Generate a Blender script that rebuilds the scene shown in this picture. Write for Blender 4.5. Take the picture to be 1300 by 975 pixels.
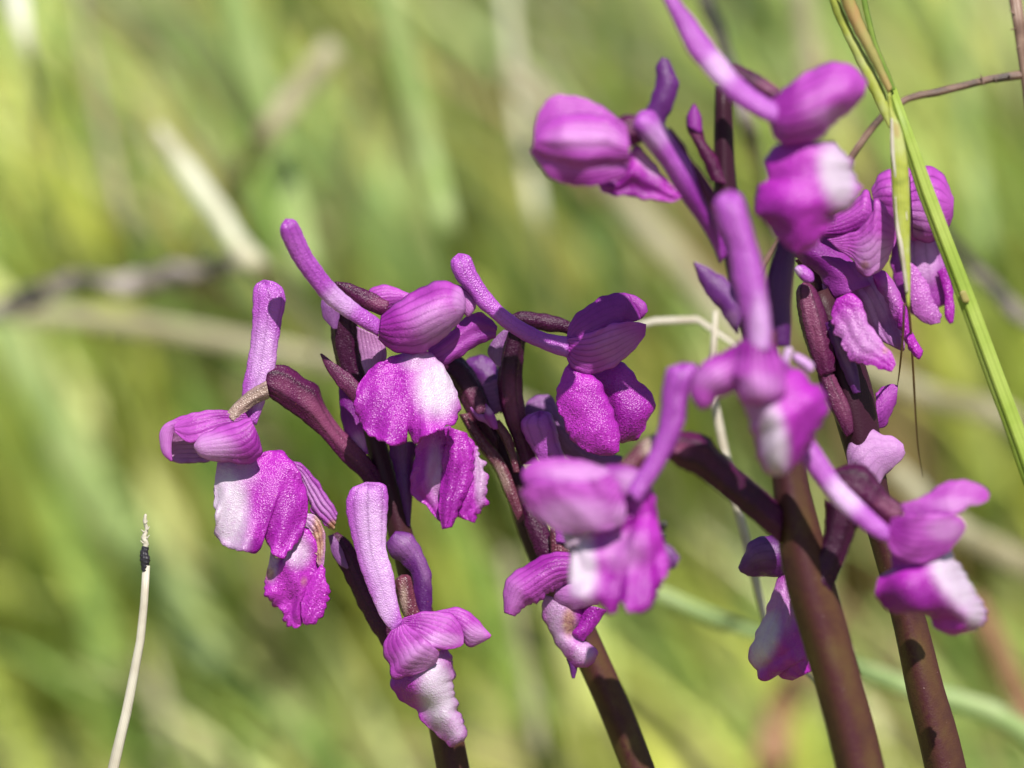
import bpy, math, random
import numpy as np
from mathutils import Vector
R = math.radians
random.seed(7); rng = np.random.default_rng(11)
for o in list(bpy.data.objects): bpy.data.objects.remove(o)
sc = bpy.context.scene
sc.unit_settings.scale_length = 0.01            # one unit is one centimetre
COL = sc.collection

# ---------------------------------------------------------------- camera
TH = R(15); FD = 30.0
FW = np.array([0, math.cos(TH), -math.sin(TH)]); UP = np.array([0, math.sin(TH), math.cos(TH)]); RT = np.array([1., 0, 0])
TGT = np.array([0, 0, 14.0]); CAM = TGT - FW*FD
cd = bpy.data.cameras.new('camera'); cam = bpy.data.objects.new('camera', cd); COL.objects.link(cam)
cam.location = CAM; cam.rotation_euler = (R(90)-TH, 0, 0)
cd.sensor_width = 36; cd.lens = 108; cd.clip_start = 0.5; cd.clip_end = 20000
cd.dof.use_dof = True; cd.dof.focus_distance = FD; cd.dof.aperture_fstop = 0.108/0.95
sc.camera = cam
sc.render.resolution_x = 1024; sc.render.resolution_y = 768
# ---------------------------------------------------------------- light
SUN_DIR = Vector(tuple(0.24*RT + 1.02*UP - 1.0*FW)).normalized()     # towards the sun: high, behind the camera, a little to the right
w = bpy.data.worlds.new('World'); sc.world = w; w.use_nodes = True
nt = w.node_tree; bg = nt.nodes['Background']
sky = nt.nodes.new('ShaderNodeTexSky'); sky.sky_type = 'NISHITA'; sky.sun_disc = False
sky.sun_elevation = math.asin(SUN_DIR.z); sky.sun_rotation = math.atan2(SUN_DIR.x, SUN_DIR.y)
nt.links.new(sky.outputs[0], bg.inputs[0]); bg.inputs[1].default_value = 0.07
sl = bpy.data.lights.new('sun', 'SUN'); sl.energy = 5.0; sl.angle = R(0.53); sl.color = (1, 0.95, 0.87)
so = bpy.data.objects.new('sun', sl); COL.objects.link(so)
so.rotation_euler = SUN_DIR.to_track_quat('Z', 'Y').to_euler(); so.location = (0, 0, 100)
sc.view_settings.view_transform = 'Standard'; sc.view_settings.look = 'None'
sc.view_settings.exposure = 0.6; sc.view_settings.gamma = 1
try:
    sc.cycles.max_bounces = 8; sc.cycles.transmission_bounces = 6; sc.cycles.diffuse_bounces = 4
except Exception: pass

# ---------------------------------------------------------------- materials
def mat_base(name):
    m = bpy.data.materials.new(name); m.use_nodes = True
    t = m.node_tree; t.nodes.clear()
    return m, t
def N(t, typ, **kw):
    n = t.nodes.new(typ)
    for k, v in kw.items():
        if k.startswith('i_'):
            n.inputs[k[2:].replace('_', ' ')].default_value = v
        else: setattr(n, k, v)
    return n
def mixc(t, fac, a, b, blend='MIX'):
    n = t.nodes.new('ShaderNodeMix'); n.data_type = 'RGBA'; n.blend_type = blend
    for s, v in ((0, fac), (6, a), (7, b)):
        if hasattr(v, 'is_output') or hasattr(v, 'links'): t.links.new(v, n.inputs[s])
        else: n.inputs[s].default_value = v if s == 0 else (*v, 1)
    return n.outputs[2]
def mth(t, op, a, b=0.0, c=None, clamp=False):
    n = t.nodes.new('ShaderNodeMath'); n.operation = op; n.use_clamp = clamp
    for i, v in enumerate((a, b, c)):
        if v is None: continue
        if hasattr(v, 'links'): t.links.new(v, n.inputs[i])
        else: n.inputs[i].default_value = v
    return n.outputs[0]
def noise(t, scale, detail=3, rough=.55, dist=0.0, vec=None):
    n = N(t, 'ShaderNodeTexNoise'); n.inputs['Scale'].default_value = scale; n.inputs['Detail'].default_value = detail
    n.inputs['Roughness'].default_value = rough; n.inputs['Distortion'].default_value = dist
    t.links.new(vec if vec else N(t, 'ShaderNodeNewGeometry').outputs['Position'], n.inputs['Vector'])
    return n.outputs[0]
def ramp(t, fac, stops):
    n = t.nodes.new('ShaderNodeValToRGB'); e = n.color_ramp.elements
    while len(e) < len(stops): e.new(0.5)
    for k, (p, c) in zip(e, stops): k.position = p; k.color = (*c, 1) if len(c) == 3 else c
    t.links.new(fac, n.inputs[0]); return n.outputs[0]
def finish(t, col, rough, spec, bump_h=None, bump_s=0.3, bump_d=0.01, trans=0.0, transcol=None, sheen=0, facet=None):
    p = N(t, 'ShaderNodeBsdfPrincipled')
    t.links.new(col, p.inputs['Base Color'])
    if hasattr(rough, 'links'): t.links.new(rough, p.inputs['Roughness'])
    else: p.inputs['Roughness'].default_value = rough
    p.inputs['Specular IOR Level'].default_value = spec
    if sheen: p.inputs['Sheen Weight'].default_value = sheen
    out = N(t, 'ShaderNodeOutputMaterial')
    if bump_h is not None:
        b = N(t, 'ShaderNodeBump'); b.inputs['Strength'].default_value = bump_s; b.inputs['Distance'].default_value = bump_d
        t.links.new(bump_h, b.inputs['Height']); no = b.outputs[0]
        if facet:
            a = N(t, 'ShaderNodeVectorMath', operation='SUBTRACT'); t.links.new(facet[0], a.inputs[0]); a.inputs[1].default_value = (.5, .5, .5)
            c2 = N(t, 'ShaderNodeVectorMath', operation='SCALE'); t.links.new(a.outputs[0], c2.inputs[0]); t.links.new(facet[1], c2.inputs['Scale'])
            d2 = N(t, 'ShaderNodeVectorMath', operation='ADD'); t.links.new(no, d2.inputs[0]); t.links.new(c2.outputs[0], d2.inputs[1])
            e2 = N(t, 'ShaderNodeVectorMath', operation='NORMALIZE'); t.links.new(d2.outputs[0], e2.inputs[0]); no = e2.outputs[0]
        t.links.new(no, p.inputs['Normal'])
    if trans:
        tr = N(t, 'ShaderNodeBsdfTranslucent'); t.links.new(transcol if transcol else col, tr.inputs['Color'])
        mx = N(t, 'ShaderNodeMixShader'); mx.inputs[0].default_value = trans
        t.links.new(p.outputs[0], mx.inputs[1]); t.links.new(tr.outputs[0], mx.inputs[2]); t.links.new(mx.outputs[0], out.inputs[0])
    else: t.links.new(p.outputs[0], out.inputs[0])

def petal_material(name, base, deep, pale, veins=0, vein_k=6.0, rough=.42, spec=.5, trans=.22, cell=85, bump=.35, wrinkle=0.9, mottle=.35, facet=.25):
    """mask attribute: red = pale patch, green = deep colour, blue = withered brown"""
    m, t = mat_base(name)
    at = N(t, 'ShaderNodeAttribute', attribute_name='mask'); sp = N(t, 'ShaderNodeSeparateColor'); t.links.new(at.outputs['Color'], sp.inputs[0])
    geo = N(t, 'ShaderNodeNewGeometry').outputs['Position']
    n1 = noise(t, 2.6, 4, .6, .6, geo); n2 = noise(t, 22, 3, .6, 0, geo)
    c = mixc(t, mth(t, 'MULTIPLY', mth(t, 'SUBTRACT', n1, .38, clamp=True), mottle*4, clamp=True), base, deep)
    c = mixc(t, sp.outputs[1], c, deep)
    pk = mth(t, 'ADD', sp.outputs[0], mth(t, 'MULTIPLY', mth(t, 'SUBTRACT', n2, .5), mth(t, 'MULTIPLY', sp.outputs[0], .8)), clamp=True)
    c = mixc(t, pk, c, pale)
    vd = N(t, 'ShaderNodeTexVoronoi'); vd.inputs['Scale'].default_value = 17; vd.inputs['Randomness'].default_value = 1; t.links.new(geo, vd.inputs['Vector'])
    dots = mth(t, 'MULTIPLY', mth(t, 'LESS_THAN', vd.outputs['Distance'], mth(t, 'MULTIPLY', n2, .20)), mth(t, 'MULTIPLY', sp.outputs[0], .38))
    c = mixc(t, dots, c, base)
    if veins:
        uv = N(t, 'ShaderNodeUVMap'); s2 = N(t, 'ShaderNodeSeparateXYZ'); t.links.new(uv.outputs[0], s2.inputs[0])
        u = mth(t, 'ADD', s2.outputs[0], mth(t, 'MULTIPLY', mth(t, 'SUBTRACT', n1, .5), .10))
        f = mth(t, 'ABSOLUTE', mth(t, 'SINE', mth(t, 'MULTIPLY', u, math.pi*vein_k)))
        line = mth(t, 'POWER', mth(t, 'SUBTRACT', 1.0, f), 2.6)
        fade = mth(t, 'MULTIPLY', mth(t, 'SUBTRACT', 1.05, s2.outputs[1], clamp=True), mth(t, 'ADD', n1, .7))
        c = mixc(t, mth(t, 'MULTIPLY', mth(t, 'MULTIPLY', line, fade), veins, clamp=True), c, tuple(x*.5 for x in deep))
    # small scattered flecks of the tissue
    vo = N(t, 'ShaderNodeTexVoronoi'); vo.inputs['Scale'].default_value = 14; t.links.new(geo, vo.inputs['Vector'])
    fl = mth(t, 'LESS_THAN', vo.outputs['Distance'], 0.09)
    sel = mth(t, 'GREATER_THAN', noise(t, 3.1, 1, .5, 0, geo), .60)
    c = mixc(t, mth(t, 'MULTIPLY', mth(t, 'MULTIPLY', fl, sel), .55), c, (.38, .10, .09))
    brn = ramp(t, n2, [(.3, (.18, .06, .05)), (.5, (.40, .19, .11)), (.7, (.58, .38, .24))])
    c = mixc(t, sp.outputs[2], c, brn)
    # cellular surface that sparkles in the sun
    v2 = N(t, 'ShaderNodeTexVoronoi'); v2.inputs['Scale'].default_value = cell; t.links.new(geo, v2.inputs['Vector'])
    h = mth(t, 'ADD', v2.outputs['Distance'], mth(t, 'MULTIPLY', noise(t, 6, 4, .6, 1.0, geo), .5+wrinkle))
    h = mth(t, 'ADD', h, mth(t, 'MULTIPLY', n2, .25))
    rr = mth(t, 'ADD', rough-.12, mth(t, 'MULTIPLY', noise(t, 34, 2, .5, 0, geo), .3))
    finish(t, c, rr, spec, h, bump, .009, trans, None, facet=(v2.outputs['Color'], mth(t, 'MULTIPLY', mth(t, 'MULTIPLY', mth(t, 'SUBTRACT', 1.0, mth(t, 'MULTIPLY', sp.outputs[0], .8)), facet), mth(t, 'MULTIPLY', noise(t, 4.5, 2, .5, 0, geo), 1.6))))
    return m
PALE = (.55, .45, .58)
M = {}
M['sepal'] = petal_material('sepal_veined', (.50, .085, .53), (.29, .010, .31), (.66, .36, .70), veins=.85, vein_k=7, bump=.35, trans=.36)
M['sepal_pale'] = petal_material('sepal_inside', (.46, .20, .45), (.30, .07, .30), (.66, .48, .66), veins=1.0, vein_k=7, trans=.35)
M['petal'] = petal_material('petal_plain', (.42, .060, .46), (.20, .006, .25), (.66, .38, .70), veins=.35, vein_k=5, bump=.5, trans=.40)
M['lip'] = petal_material('lip_velvet', (.42, .022, .44), (.22, .002, .25), PALE, cell=75, bump=.5, rough=.36, spec=.6, facet=.5, trans=.25)
M['spur'] = petal_material('spur_skin', (.42, .085, .50), (.26, .015, .33), (.70, .46, .78), cell=70, bump=.6, rough=.36, spec=.65, wrinkle=.7, mottle=.35, veins=.5, vein_k=4, facet=.3, trans=.25)
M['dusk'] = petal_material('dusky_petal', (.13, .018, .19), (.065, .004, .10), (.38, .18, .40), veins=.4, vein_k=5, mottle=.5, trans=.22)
M['ovary'] = petal_material('ovary_skin', (.075, .004, .048), (.024, .002, .018), (.26, .07, .15), cell=75, bump=.5, rough=.40, spec=.3, facet=.4, trans=0.05, mottle=.5, veins=.7, vein_k=3)
M['green_ovary'] = petal_material('ovary_green', (.12, .025, .045), (.06, .006, .03), (.30, .22, .18), cell=70, bump=.7, rough=.36, spec=.5, facet=.4, trans=0, veins=.6, vein_k=3)
M['dry'] = petal_material('withered', (.5, .3, .2), (.3, .1, .1), (.6, .45, .3), trans=.1, bump=.8)

def stem_material():
    m, t = mat_base('orchid_stem'); geo = N(t, 'ShaderNodeNewGeometry').outputs['Position']
    n1 = noise(t, 1.4, 4, .6, .4, geo); n2 = noise(t, 24, 3, .6, 0, geo)
    at = N(t, 'ShaderNodeAttribute', attribute_name='mask'); sp = N(t, 'ShaderNodeSeparateColor'); t.links.new(at.outputs['Color'], sp.inputs[0])
    c = ramp(t, n1, [(.35, (.045, .016, .016)), (.5, (.075, .034, .017)), (.65, (.09, .056, .018))])
    uv = N(t, 'ShaderNodeUVMap'); s2 = N(t, 'ShaderNodeSeparateXYZ'); t.links.new(uv.outputs[0], s2.inputs[0])
    st_ = mth(t, 'POWER', mth(t, 'ABSOLUTE', mth(t, 'SINE', mth(t, 'ADD', mth(t, 'MULTIPLY', s2.outputs[0], 6.283), mth(t, 'MULTIPLY', n1, 3.5)))), 3.0)
    c = mixc(t, mth(t, 'MULTIPLY', st_, mth(t, 'MULTIPLY', n2, 1.4), clamp=True), c, (.048, .008, .016))
    c = mixc(t, sp.outputs[1], c, (.030, .005, .017))
    c = mixc(t, mth(t, 'MULTIPLY', n2, .3), c, (.03, .008, .016), 'MIX')
    vo = N(t, 'ShaderNodeTexVoronoi'); vo.inputs['Scale'].default_value = 9; t.links.new(geo, vo.inputs['Vector'])
    c = mixc(t, mth(t, 'MULTIPLY', mth(t, 'LESS_THAN', vo.outputs['Distance'], mth(t, 'MULTIPLY', n2, .07)), .6), c, (.5, .36, .36))
    v2 = N(t, 'ShaderNodeTexVoronoi'); v2.inputs['Scale'].default_value = 60; t.links.new(geo, v2.inputs['Vector'])
    finish(t, c, .5, .22, mth(t, 'ADD', v2.outputs['Distance'], n2), .4, .006)
    return m
M['stem'] = stem_material()

def plant_material(name, stops, scale=2.0, trans=.25, rough=.5, streak=True, bump=.3, attr=False, spec=.4):
    m, t = mat_base(name)
    geo = N(t, 'ShaderNodeNewGeometry').outputs['Position']
    n1 = noise(t, scale, 3, .55, .3, geo)
    if attr:
        at = N(t, 'ShaderNodeAttribute', attribute_name='tint'); c = at.outputs['Color']
        c = mixc(t, mth(t, 'MULTIPLY', n1, .35), c, stops[0][1])
    else: c = ramp(t, n1, stops)
    h = None
    if streak:
        uv = N(t, 'ShaderNodeUVMap'); s2 = N(t, 'ShaderNodeSeparateXYZ'); t.links.new(uv.outputs[0], s2.inputs[0])
        f = mth(t, 'ABSOLUTE', mth(t, 'SINE', mth(t, 'MULTIPLY', s2.outputs[0], 22)))
        c = mixc(t, mth(t, 'MULTIPLY', f, .3), c, stops[0][1]); h = mth(t, 'ADD', f, noise(t, 18, 3, .6, 0, geo))
    finish(t, c, rough, spec, h, bump, .01, trans)
    return m
M['blade_green'] = plant_material('blade_green', [(.3, (.085, .17, .02)), (.5, (.17, .26, .035)), (.7, (.27, .35, .06))])
M['blade_culm'] = plant_material('blade_culm', [(.3, (.15, .24, .02)), (.5, (.30, .40, .06)), (.7, (.42, .50, .12))], scale=1.2)
M['blade_lime'] = plant_material('blade_lime', [(.3, (.16, .20, .03)), (.48, (.42, .46, .07)), (.62, (.50, .54, .20)), (.75, (.42, .22, .10))], scale=2.5)
M['blade_rust'] = plant_material('blade_rust', [(.3, (.20, .23, .05)), (.48, (.36, .30, .10)), (.62, (.42, .24, .10)), (.75, (.30, .33, .08))], scale=1.6)
M['straw'] = plant_material('straw_dry', [(.3, (.34, .29, .22)), (.5, (.50, .46, .38)), (.7, (.62, .59, .50))], trans=.1)
M['straw_white'] = plant_material('straw_bleached', [(.3, (.48, .47, .36)), (.5, (.66, .66, .55)), (.7, (.75, .75, .64))], trans=.1)
M['straw_seed'] = plant_material('straw_seed', [(.3, (.42, .36, .20)), (.5, (.72, .72, .55)), (.7, (.80, .82, .66))], trans=.2, scale=.5)
M['straw_far'] = plant_material('straw_far', [(.3, (.24, .20, .11)), (.5, (.36, .33, .20)), (.7, (.46, .43, .30))], trans=.2, scale=.6)
M['twig'] = plant_material('twig_bark', [(.35, (.05, .035, .03)), (.5, (.16, .09, .065)), (.65, (.25, .16, .12))], trans=0, scale=3)
M['twig_grey'] = plant_material('twig_grey', [(.44, (.02, .018, .015)), (.5, (.16, .13, .11)), (.62, (.40, .35, .32))], trans=0, scale=1.6)
M['stalk_mint'] = plant_material('stalk_mint', [(.3, (.13, .20, .06)), (.5, (.26, .36, .13)), (.7, (.38, .46, .22))], trans=.15, scale=1.2)
M['stalk_sage'] = plant_material('stalk_sage', [(.3, (.19, .28, .07)), (.5, (.28, .37, .12)), (.7, (.38, .44, .19))], trans=.2, scale=.8)
M['rust_blur'] = plant_material('stalk_rust', [(.3, (.20, .10, .05)), (.5, (.30, .16, .09)), (.7, (.36, .22, .12))], trans=.15, scale=1.2)
M['charred'] = plant_material('charred', [(.3, (.012, .01, .016)), (.7, (.03, .025, .035))], trans=0, scale=6)
M['grass'] = plant_material('meadow_grass', [(0, (.12, .13, .03))], attr=True, streak=False, trans=.30, rough=.55)
def beetle_mat():
    m, t = mat_base('insect_black'); c = ramp(t, noise(t, 20), [(.3, (.008, .007, .009)), (.7, (.03, .022, .028))]); finish(t, c, .3, .5, noise(t, 60), .2, .005); return m
M['insect'] = beetle_mat()
def ground_mat():
    m, t = mat_base('soil_and_thatch'); n = noise(t, .35, 6, .65, .5)
    c = ramp(t, n, [(.3, (.16, .15, .05)), (.45, (.26, .28, .08)), (.6, (.33, .29, .14)), (.75, (.40, .35, .22))])
    finish(t, c, .9, .2, noise(t, 2.2, 6, .7), .8, .5); return m
M['ground'] = ground_mat()

# ---------------------------------------------------------------- geometry helpers
CM = 10.0/1300
def W(p):
    """photo pixel (1300 wide) plus distance behind the focal plane (cm) -> world, vectorised over rows"""
    p = np.asarray(p, float); D = FD + p[..., 2]; k = CM*D/FD
    return CAM + D[..., None]*FW + ((p[..., 0]-650)*k)[..., None]*RT - ((p[..., 1]-487.5)*k)[..., None]*UP
def cat(pts, n):
    """Catmull-Rom through the points, resampled to n by arc length"""
    P = np.array(pts, float)
    if len(P) == 2: return P[0] + (P[1]-P[0])*np.linspace(0, 1, n)[:, None]
    Q = np.vstack([2*P[0]-P[1], P, 2*P[-1]-P[-2]]); out = []
    for i in range(1, len(Q)-2):
        p0, p1, p2, p3 = Q[i-1:i+3]; s = np.linspace(0, 1, 40, endpoint=False)[:, None]
        out.append(.5*((2*p1)+(-p0+p2)*s+(2*p0-5*p1+4*p2-p3)*s**2+(-p0+3*p1-3*p2+p3)*s**3))
    out = np.vstack(out+[P[-1:]])
    L = np.r_[0, np.cumsum(np.linalg.norm(np.diff(out[:, :2], axis=0), axis=1))]
    q = np.linspace(0, L[-1], n)
    return np.stack([np.interp(q, L, out[:, k]) for k in range(out.shape[1])], 1)
def wob(s, seed, k=3):
    """smooth 1-D wobble, about -1..1"""
    r = np.random.default_rng(seed); v = np.zeros_like(s)
    for i in range(1, k+1): v += np.sin(s*2*math.pi*i*r.uniform(.6, 1.4)+r.uniform(0, 6.28))/i**.5
    return v/k
def d3(p, d):
    return [(q[0], q[1], (q[2] if len(q) > 2 else 0)+d) for q in p]
SEED = [100]
def build(name, V, faces, uv, mask, mat, parent=None, base=None, attr='mask', smooth=True):
    me = bpy.data.meshes.new(name); c = base if base is not None else V.mean(0)
    me.from_pydata((V-c).tolist(), [], faces)
    ca = me.color_attributes.new(attr, 'FLOAT_COLOR', 'POINT')
    m4 = np.ones((len(V), 4), np.float32); m4[:, :3] = mask; ca.data.foreach_set('color', m4.ravel())
    if uv is not None:
        ul = me.uv_layers.new(name='UVMap'); li = np.zeros(len(me.loops), np.int32); me.loops.foreach_get('vertex_index', li)
        ul.data.foreach_set('uv', uv[li].astype(np.float32).ravel())
    me.materials.append(M[mat] if isinstance(mat, str) else mat)
    if smooth: me.polygons.foreach_set('use_smooth', [True]*len(me.polygons))
    o = bpy.data.objects.new(name, me); COL.objects.link(o)
    po = np.zeros(3)
    if parent is not None:
        o.parent = parent; q = parent
        while q is not None: po = po+np.array(q.location); q = q.parent
    o.location = c-po
    me.update(); return o
def masks(px, t, v, pale=(), deep=(), brown=(), pale0=0.0, deep0=0.0):
    m = np.zeros((len(px), 3)); m[:, 0] = pale0; m[:, 1] = deep0
    for k, L in enumerate((pale, deep, brown)):
        for b in L:
            x, y, rx, ry = b[0], b[1], b[2], (b[3] if len(b) > 3 else b[2]); st = b[4] if len(b) > 4 else 1.0; an = b[5] if len(b) > 5 else 0.0
            dx, dy = px[:, 0]-x, px[:, 1]-y; ca, sa = math.cos(R(an)), math.sin(R(an))
            a, c = dx*ca+dy*sa, -dx*sa+dy*ca
            q = np.sqrt((a/rx)**2+(c/ry)**2); m[:, k] = np.maximum(m[:, k], st*(lambda z: z*z*(3-2*z))(np.clip((1.5-q)/1.05, 0, 1)))
    m[:, 0] = m[:, 0]**1.0
    return np.clip(m, 0, 1)
def sheet(par, name, A, B, d=0.0, mat='petal', bulge=.3, n=56, m=28, a=0, b=0, s=0, e=0, folds=0, fold_k=3, frill=0, thick=.020,
          prof=.95, rough_d=.012, ridge=None, edge=.05, open_=None, bottom=False, ruffle=.05, margin=1.0, peak=.5, label=None, twist=0, **mk):
    """thin curved blade between two traced edges; depth in cm, bulge as a share of the local width (towards the viewer)"""
    SEED[0] += 1; sd = SEED[0]
    A = cat(d3(A, d+a), n); B = cat(d3(B, d+b), n); v = np.linspace(0, 1, n); t = np.linspace(0, 1, m)
    env = np.clip(v*7, 0, 1)*np.clip((1-v)*7, 0, 1)*np.clip(n*0+np.linalg.norm((A-B)[:, :2], axis=1)/40, .15, 1)
    MG = []
    for E, q in ((A, 1), (B, 2)):                      # petal margins are never ruled curves
        tg = np.gradient(E[:, :2], axis=0); nr = np.stack([-tg[:, 1], tg[:, 0]], 1); nr /= np.linalg.norm(nr, axis=1)[:, None]+1e-9
        Lq = np.r_[0, np.cumsum(np.linalg.norm(np.diff(E[:, :2], axis=0), axis=1))]
        MG.append(nr*((.9*np.sin(Lq/5.3+sd*q)+.7*np.sin(Lq/2.9+sd*1.7*q))*env)[:, None]*margin*(.7 if 'sepal' in mat else 1))
    bulge *= .88
    if frill:
        r = np.random.default_rng(sd); j = np.convolve(r.normal(0, 1, n+2), [.5, .7, .5], 'same')[1:-1]*frill*np.clip(v*8, 0, 1)*np.clip((1-v)*8, 0, 1)
        tg = np.gradient(B[:, :2], axis=0); nr = np.stack([-tg[:, 1], tg[:, 0]], 1); nr /= np.linalg.norm(nr, axis=1)[:, None]+1e-9
        jit = nr*j[:, None]
    else: jit = None
    wid = np.linalg.norm((A-B)[:, :2], axis=1)*CM
    tt = t**(math.log(.5)/math.log(peak))
    if open_ is None and bottom: open_ = 'B'
    tw = t[None]+v[:, None]*0
    if open_ == 'B': pr = np.sin(math.pi/2*t)[None]**.85*(.4+.6*(1-(2*v-1)**2)[:, None])
    elif open_ == 'A': pr = np.cos(math.pi/2*t)[None]**.85*(.4+.6*(1-(2*v-1)**2)[:, None])
    else: pr = ((1-(2*tt-1)**2)**prof)[None]*(v[:, None]*0+1)
    P = A[:, None]*(1-t)[None, :, None]+B[:, None]*t[None, :, None]
    P[..., :2] += MG[0][:, None]*((1-t)**7)[None, :, None]+MG[1][:, None]*(t**7)[None, :, None]
    if jit is not None: P[..., :2] += jit[:, None]*(t**7)[None, :, None]
    P[..., 2] -= bulge*wid[:, None]*pr
    if open_:
        q = t if open_ == 'B' else 1-t
        P[..., 2] += ruffle*wid[:, None]*(q**3)[None]*(np.sin(2*math.pi*3.3*v+sd)+.6*np.sin(2*math.pi*7.3*v+2*sd))[:, None]*np.clip(v*6, 0, 1)[:, None]*np.clip((1-v)*6, 0, 1)[:, None]
    P[..., 2] += (s*(1-v)+e*v)[:, None]
    if ridge is None: ridge = .0045 if mat in ('sepal', 'sepal_pale') else .0
    P[..., 2] += ridge*np.cos(2*math.pi*7*t)[None]*np.clip(1.1-v, 0, 1)[:, None]*np.clip(wid/.3, 0, 1)[:, None]
    side = np.sign(t-.5)*np.abs(2*t-1)**4
    P[..., 2] += (edge*np.sin(2*math.pi*(2.7*v[:, None]+.3*side[None])+sd)+.12*edge*np.sin(2*math.pi*5.1*v[:, None]+sd*2+2*side[None]))*np.abs(side)[None]*(wid*np.clip(wid/.6, .05, 1))[:, None]
    if folds:
        ph = wob(v, sd)*1.2
        P[..., 2] += folds*np.sin(2*math.pi*fold_k*t[None]+ph[:, None]+sd)*np.clip(v*4, 0, 1)[:, None]*wid[:, None]
    un, vn = np.meshgrid(t, v)
    r = np.random.default_rng(sd+5); ws = np.clip(wid/.5, .1, 1)[:, None]
    Ls = np.linalg.norm(np.diff((A+B)[:, :2]/2, axis=0), axis=1).sum()*CM; U_, V_ = un*wid.mean(), vn*Ls
    for _ in range(10):                               # irregular soft undulation, wavelengths 0.15 to 0.6 cm
        wl = r.uniform(.16, .65); an = r.uniform(0, math.pi); P[..., 2] += rough_d*.55*(wl/.5)*np.sin(2*math.pi/wl*(U_*math.cos(an)+V_*math.sin(an))+r.uniform(0, 6.3))*ws
    px = P.reshape(-1, 3)
    V = W(px)
    F = [(i*m+j, i*m+j+1, (i+1)*m+j+1, (i+1)*m+j) for i in range(n-1) for j in range(m-1)]
    uv = np.stack([un.ravel(), vn.ravel()], 1)
    o = build(name, V, F, uv, masks(px, un.ravel(), vn.ravel(), **mk), mat, par)
    sm = o.modifiers.new('thickness', 'SOLIDIFY'); sm.thickness = thick; sm.offset = 0
    if label: o['label'] = label
    return o
def fat(par, name, A, B, d=0.0, mat='ovary', k=.85, n=36, m=20, cap=(0, 0), ribs=0, rib_n=6, twist=0, s=0, e=0, a=0, b=0, rough_d=.0, label=None, lump=0, notch=0, **mk):
    """solid rounded body between two traced edges, k = depth over width"""
    if name == 'spur': notch = notch or .45; ribs, rib_n, lump, n, m = .06, 3, max(lump, .018), 48, 28
    elif mat in ('ovary', 'green_ovary'): ribs, rib_n, lump, m = max(ribs, .075), 6, max(lump, .02), 30; twist = twist or .5
    SEED[0] += 1; sd = SEED[0]
    A = cat(d3(A, d+a), n); B = cat(d3(B, d+b), n); v = np.linspace(0, 1, n)
    C = (A+B)/2; H = (A-B)/2
    L = np.r_[0, np.cumsum(np.linalg.norm(np.diff(C[:, :2], axis=0), axis=1))]
    hw = np.linalg.norm(H[:, :2], axis=1)+1e-6
    sc_ = np.ones(n)
    if cap[0]: q = np.clip(L/(hw.mean()*cap[0]), 0, 1); sc_ *= np.sqrt(1-(1-q)**2)
    if cap[1]: q = np.clip((L[-1]-L)/(hw.mean()*cap[1]), 0, 1); sc_ *= np.sqrt(1-(1-q)**2)
    sc_ = np.maximum(sc_, .02)
    C[:, 2] += s*(1-v)+e*v
    ph = np.linspace(0, 2*math.pi, m, endpoint=False)
    rr = 1+ribs*np.cos(rib_n*ph[None]+twist*v[:, None]*2*math.pi)
    if lump: rr = rr+lump*np.sin(v*37+sd)[:, None]*np.cos(ph*2+sd)[None]+lump*np.sin(v*83+sd*3)[:, None]*np.cos(ph*3)[None]
    P = np.zeros((n, m, 3))
    P[..., :2] = C[:, None, :2]+H[:, None, :2]*(np.cos(ph)[None]*rr*sc_[:, None])[..., None]
    P[..., 2] = C[:, None, 2]+H[:, None, 2]*np.cos(ph)[None]-(hw*CM*k*sc_)[:, None]*np.sin(ph)[None]*rr
    if notch:                                          # shallow notch between the two rounded corners of the blunt end
        g = (C[2, :2]-C[0, :2]); g = g/(np.linalg.norm(g)+1e-9); fo = np.clip(1-L/(hw.mean()*1.6), 0, 1)**1.5
        P[..., :2] -= g[None, None]*(notch*hw.mean()*fo[:, None]*(np.abs(np.cos(ph))**1.3-.55)[None])[..., None]
    px = P.reshape(-1, 3); V = W(px)
    F = [(i*m+j, i*m+(j+1) % m, (i+1)*m+(j+1) % m, (i+1)*m+j) for i in range(n-1) for j in range(m)]
    F.append(tuple(range(m))[::-1]); F.append(tuple(range((n-1)*m, n*m)))
    un, vn = np.meshgrid(np.linspace(0, 2, m), v)
    o = build(name, V, F, np.stack([un.ravel(), vn.ravel()], 1), masks(px, 0, 0, **mk), mat, par)
    if label: o['label'] = label
    return o
def tube(par, name, pts, d=0.0, k=.9, **kw):
    """pts (x, y, radius px[, depth])"""
    P = np.array([(p[0], p[1], p[2], p[3] if len(p) > 3 else 0) for p in pts], float)
    Q = cat(P, 40) if len(P) > 2 else cat(P, 20)
    g = np.gradient(Q[:, :2], axis=0); g /= np.linalg.norm(g, axis=1)[:, None]+1e-9; nr = np.stack([-g[:, 1], g[:, 0]], 1)
    A = np.c_[Q[:, :2]+nr*Q[:, 2:3], Q[:, 3]]; B = np.c_[Q[:, :2]-nr*Q[:, 2:3], Q[:, 3]]
    return fat(par, name, [tuple(x) for x in A[::2]], [tuple(x) for x in B[::2]], d, k=k, **kw)
def thing(name, label, cat_, base, group=None):
    o = bpy.data.objects.new(name, None); COL.objects.link(o); o.location = base; o.empty_display_size = .5
    o['label'] = label; o['category'] = cat_
    if group: o['group'] = group
    return o
def tag(o, label, cat_, group=None, kind=None):
    if label: o['label'] = label
    if cat_: o['category'] = cat_
    if group: o['group'] = group
    if kind: o['kind'] = kind
    return o
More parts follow.
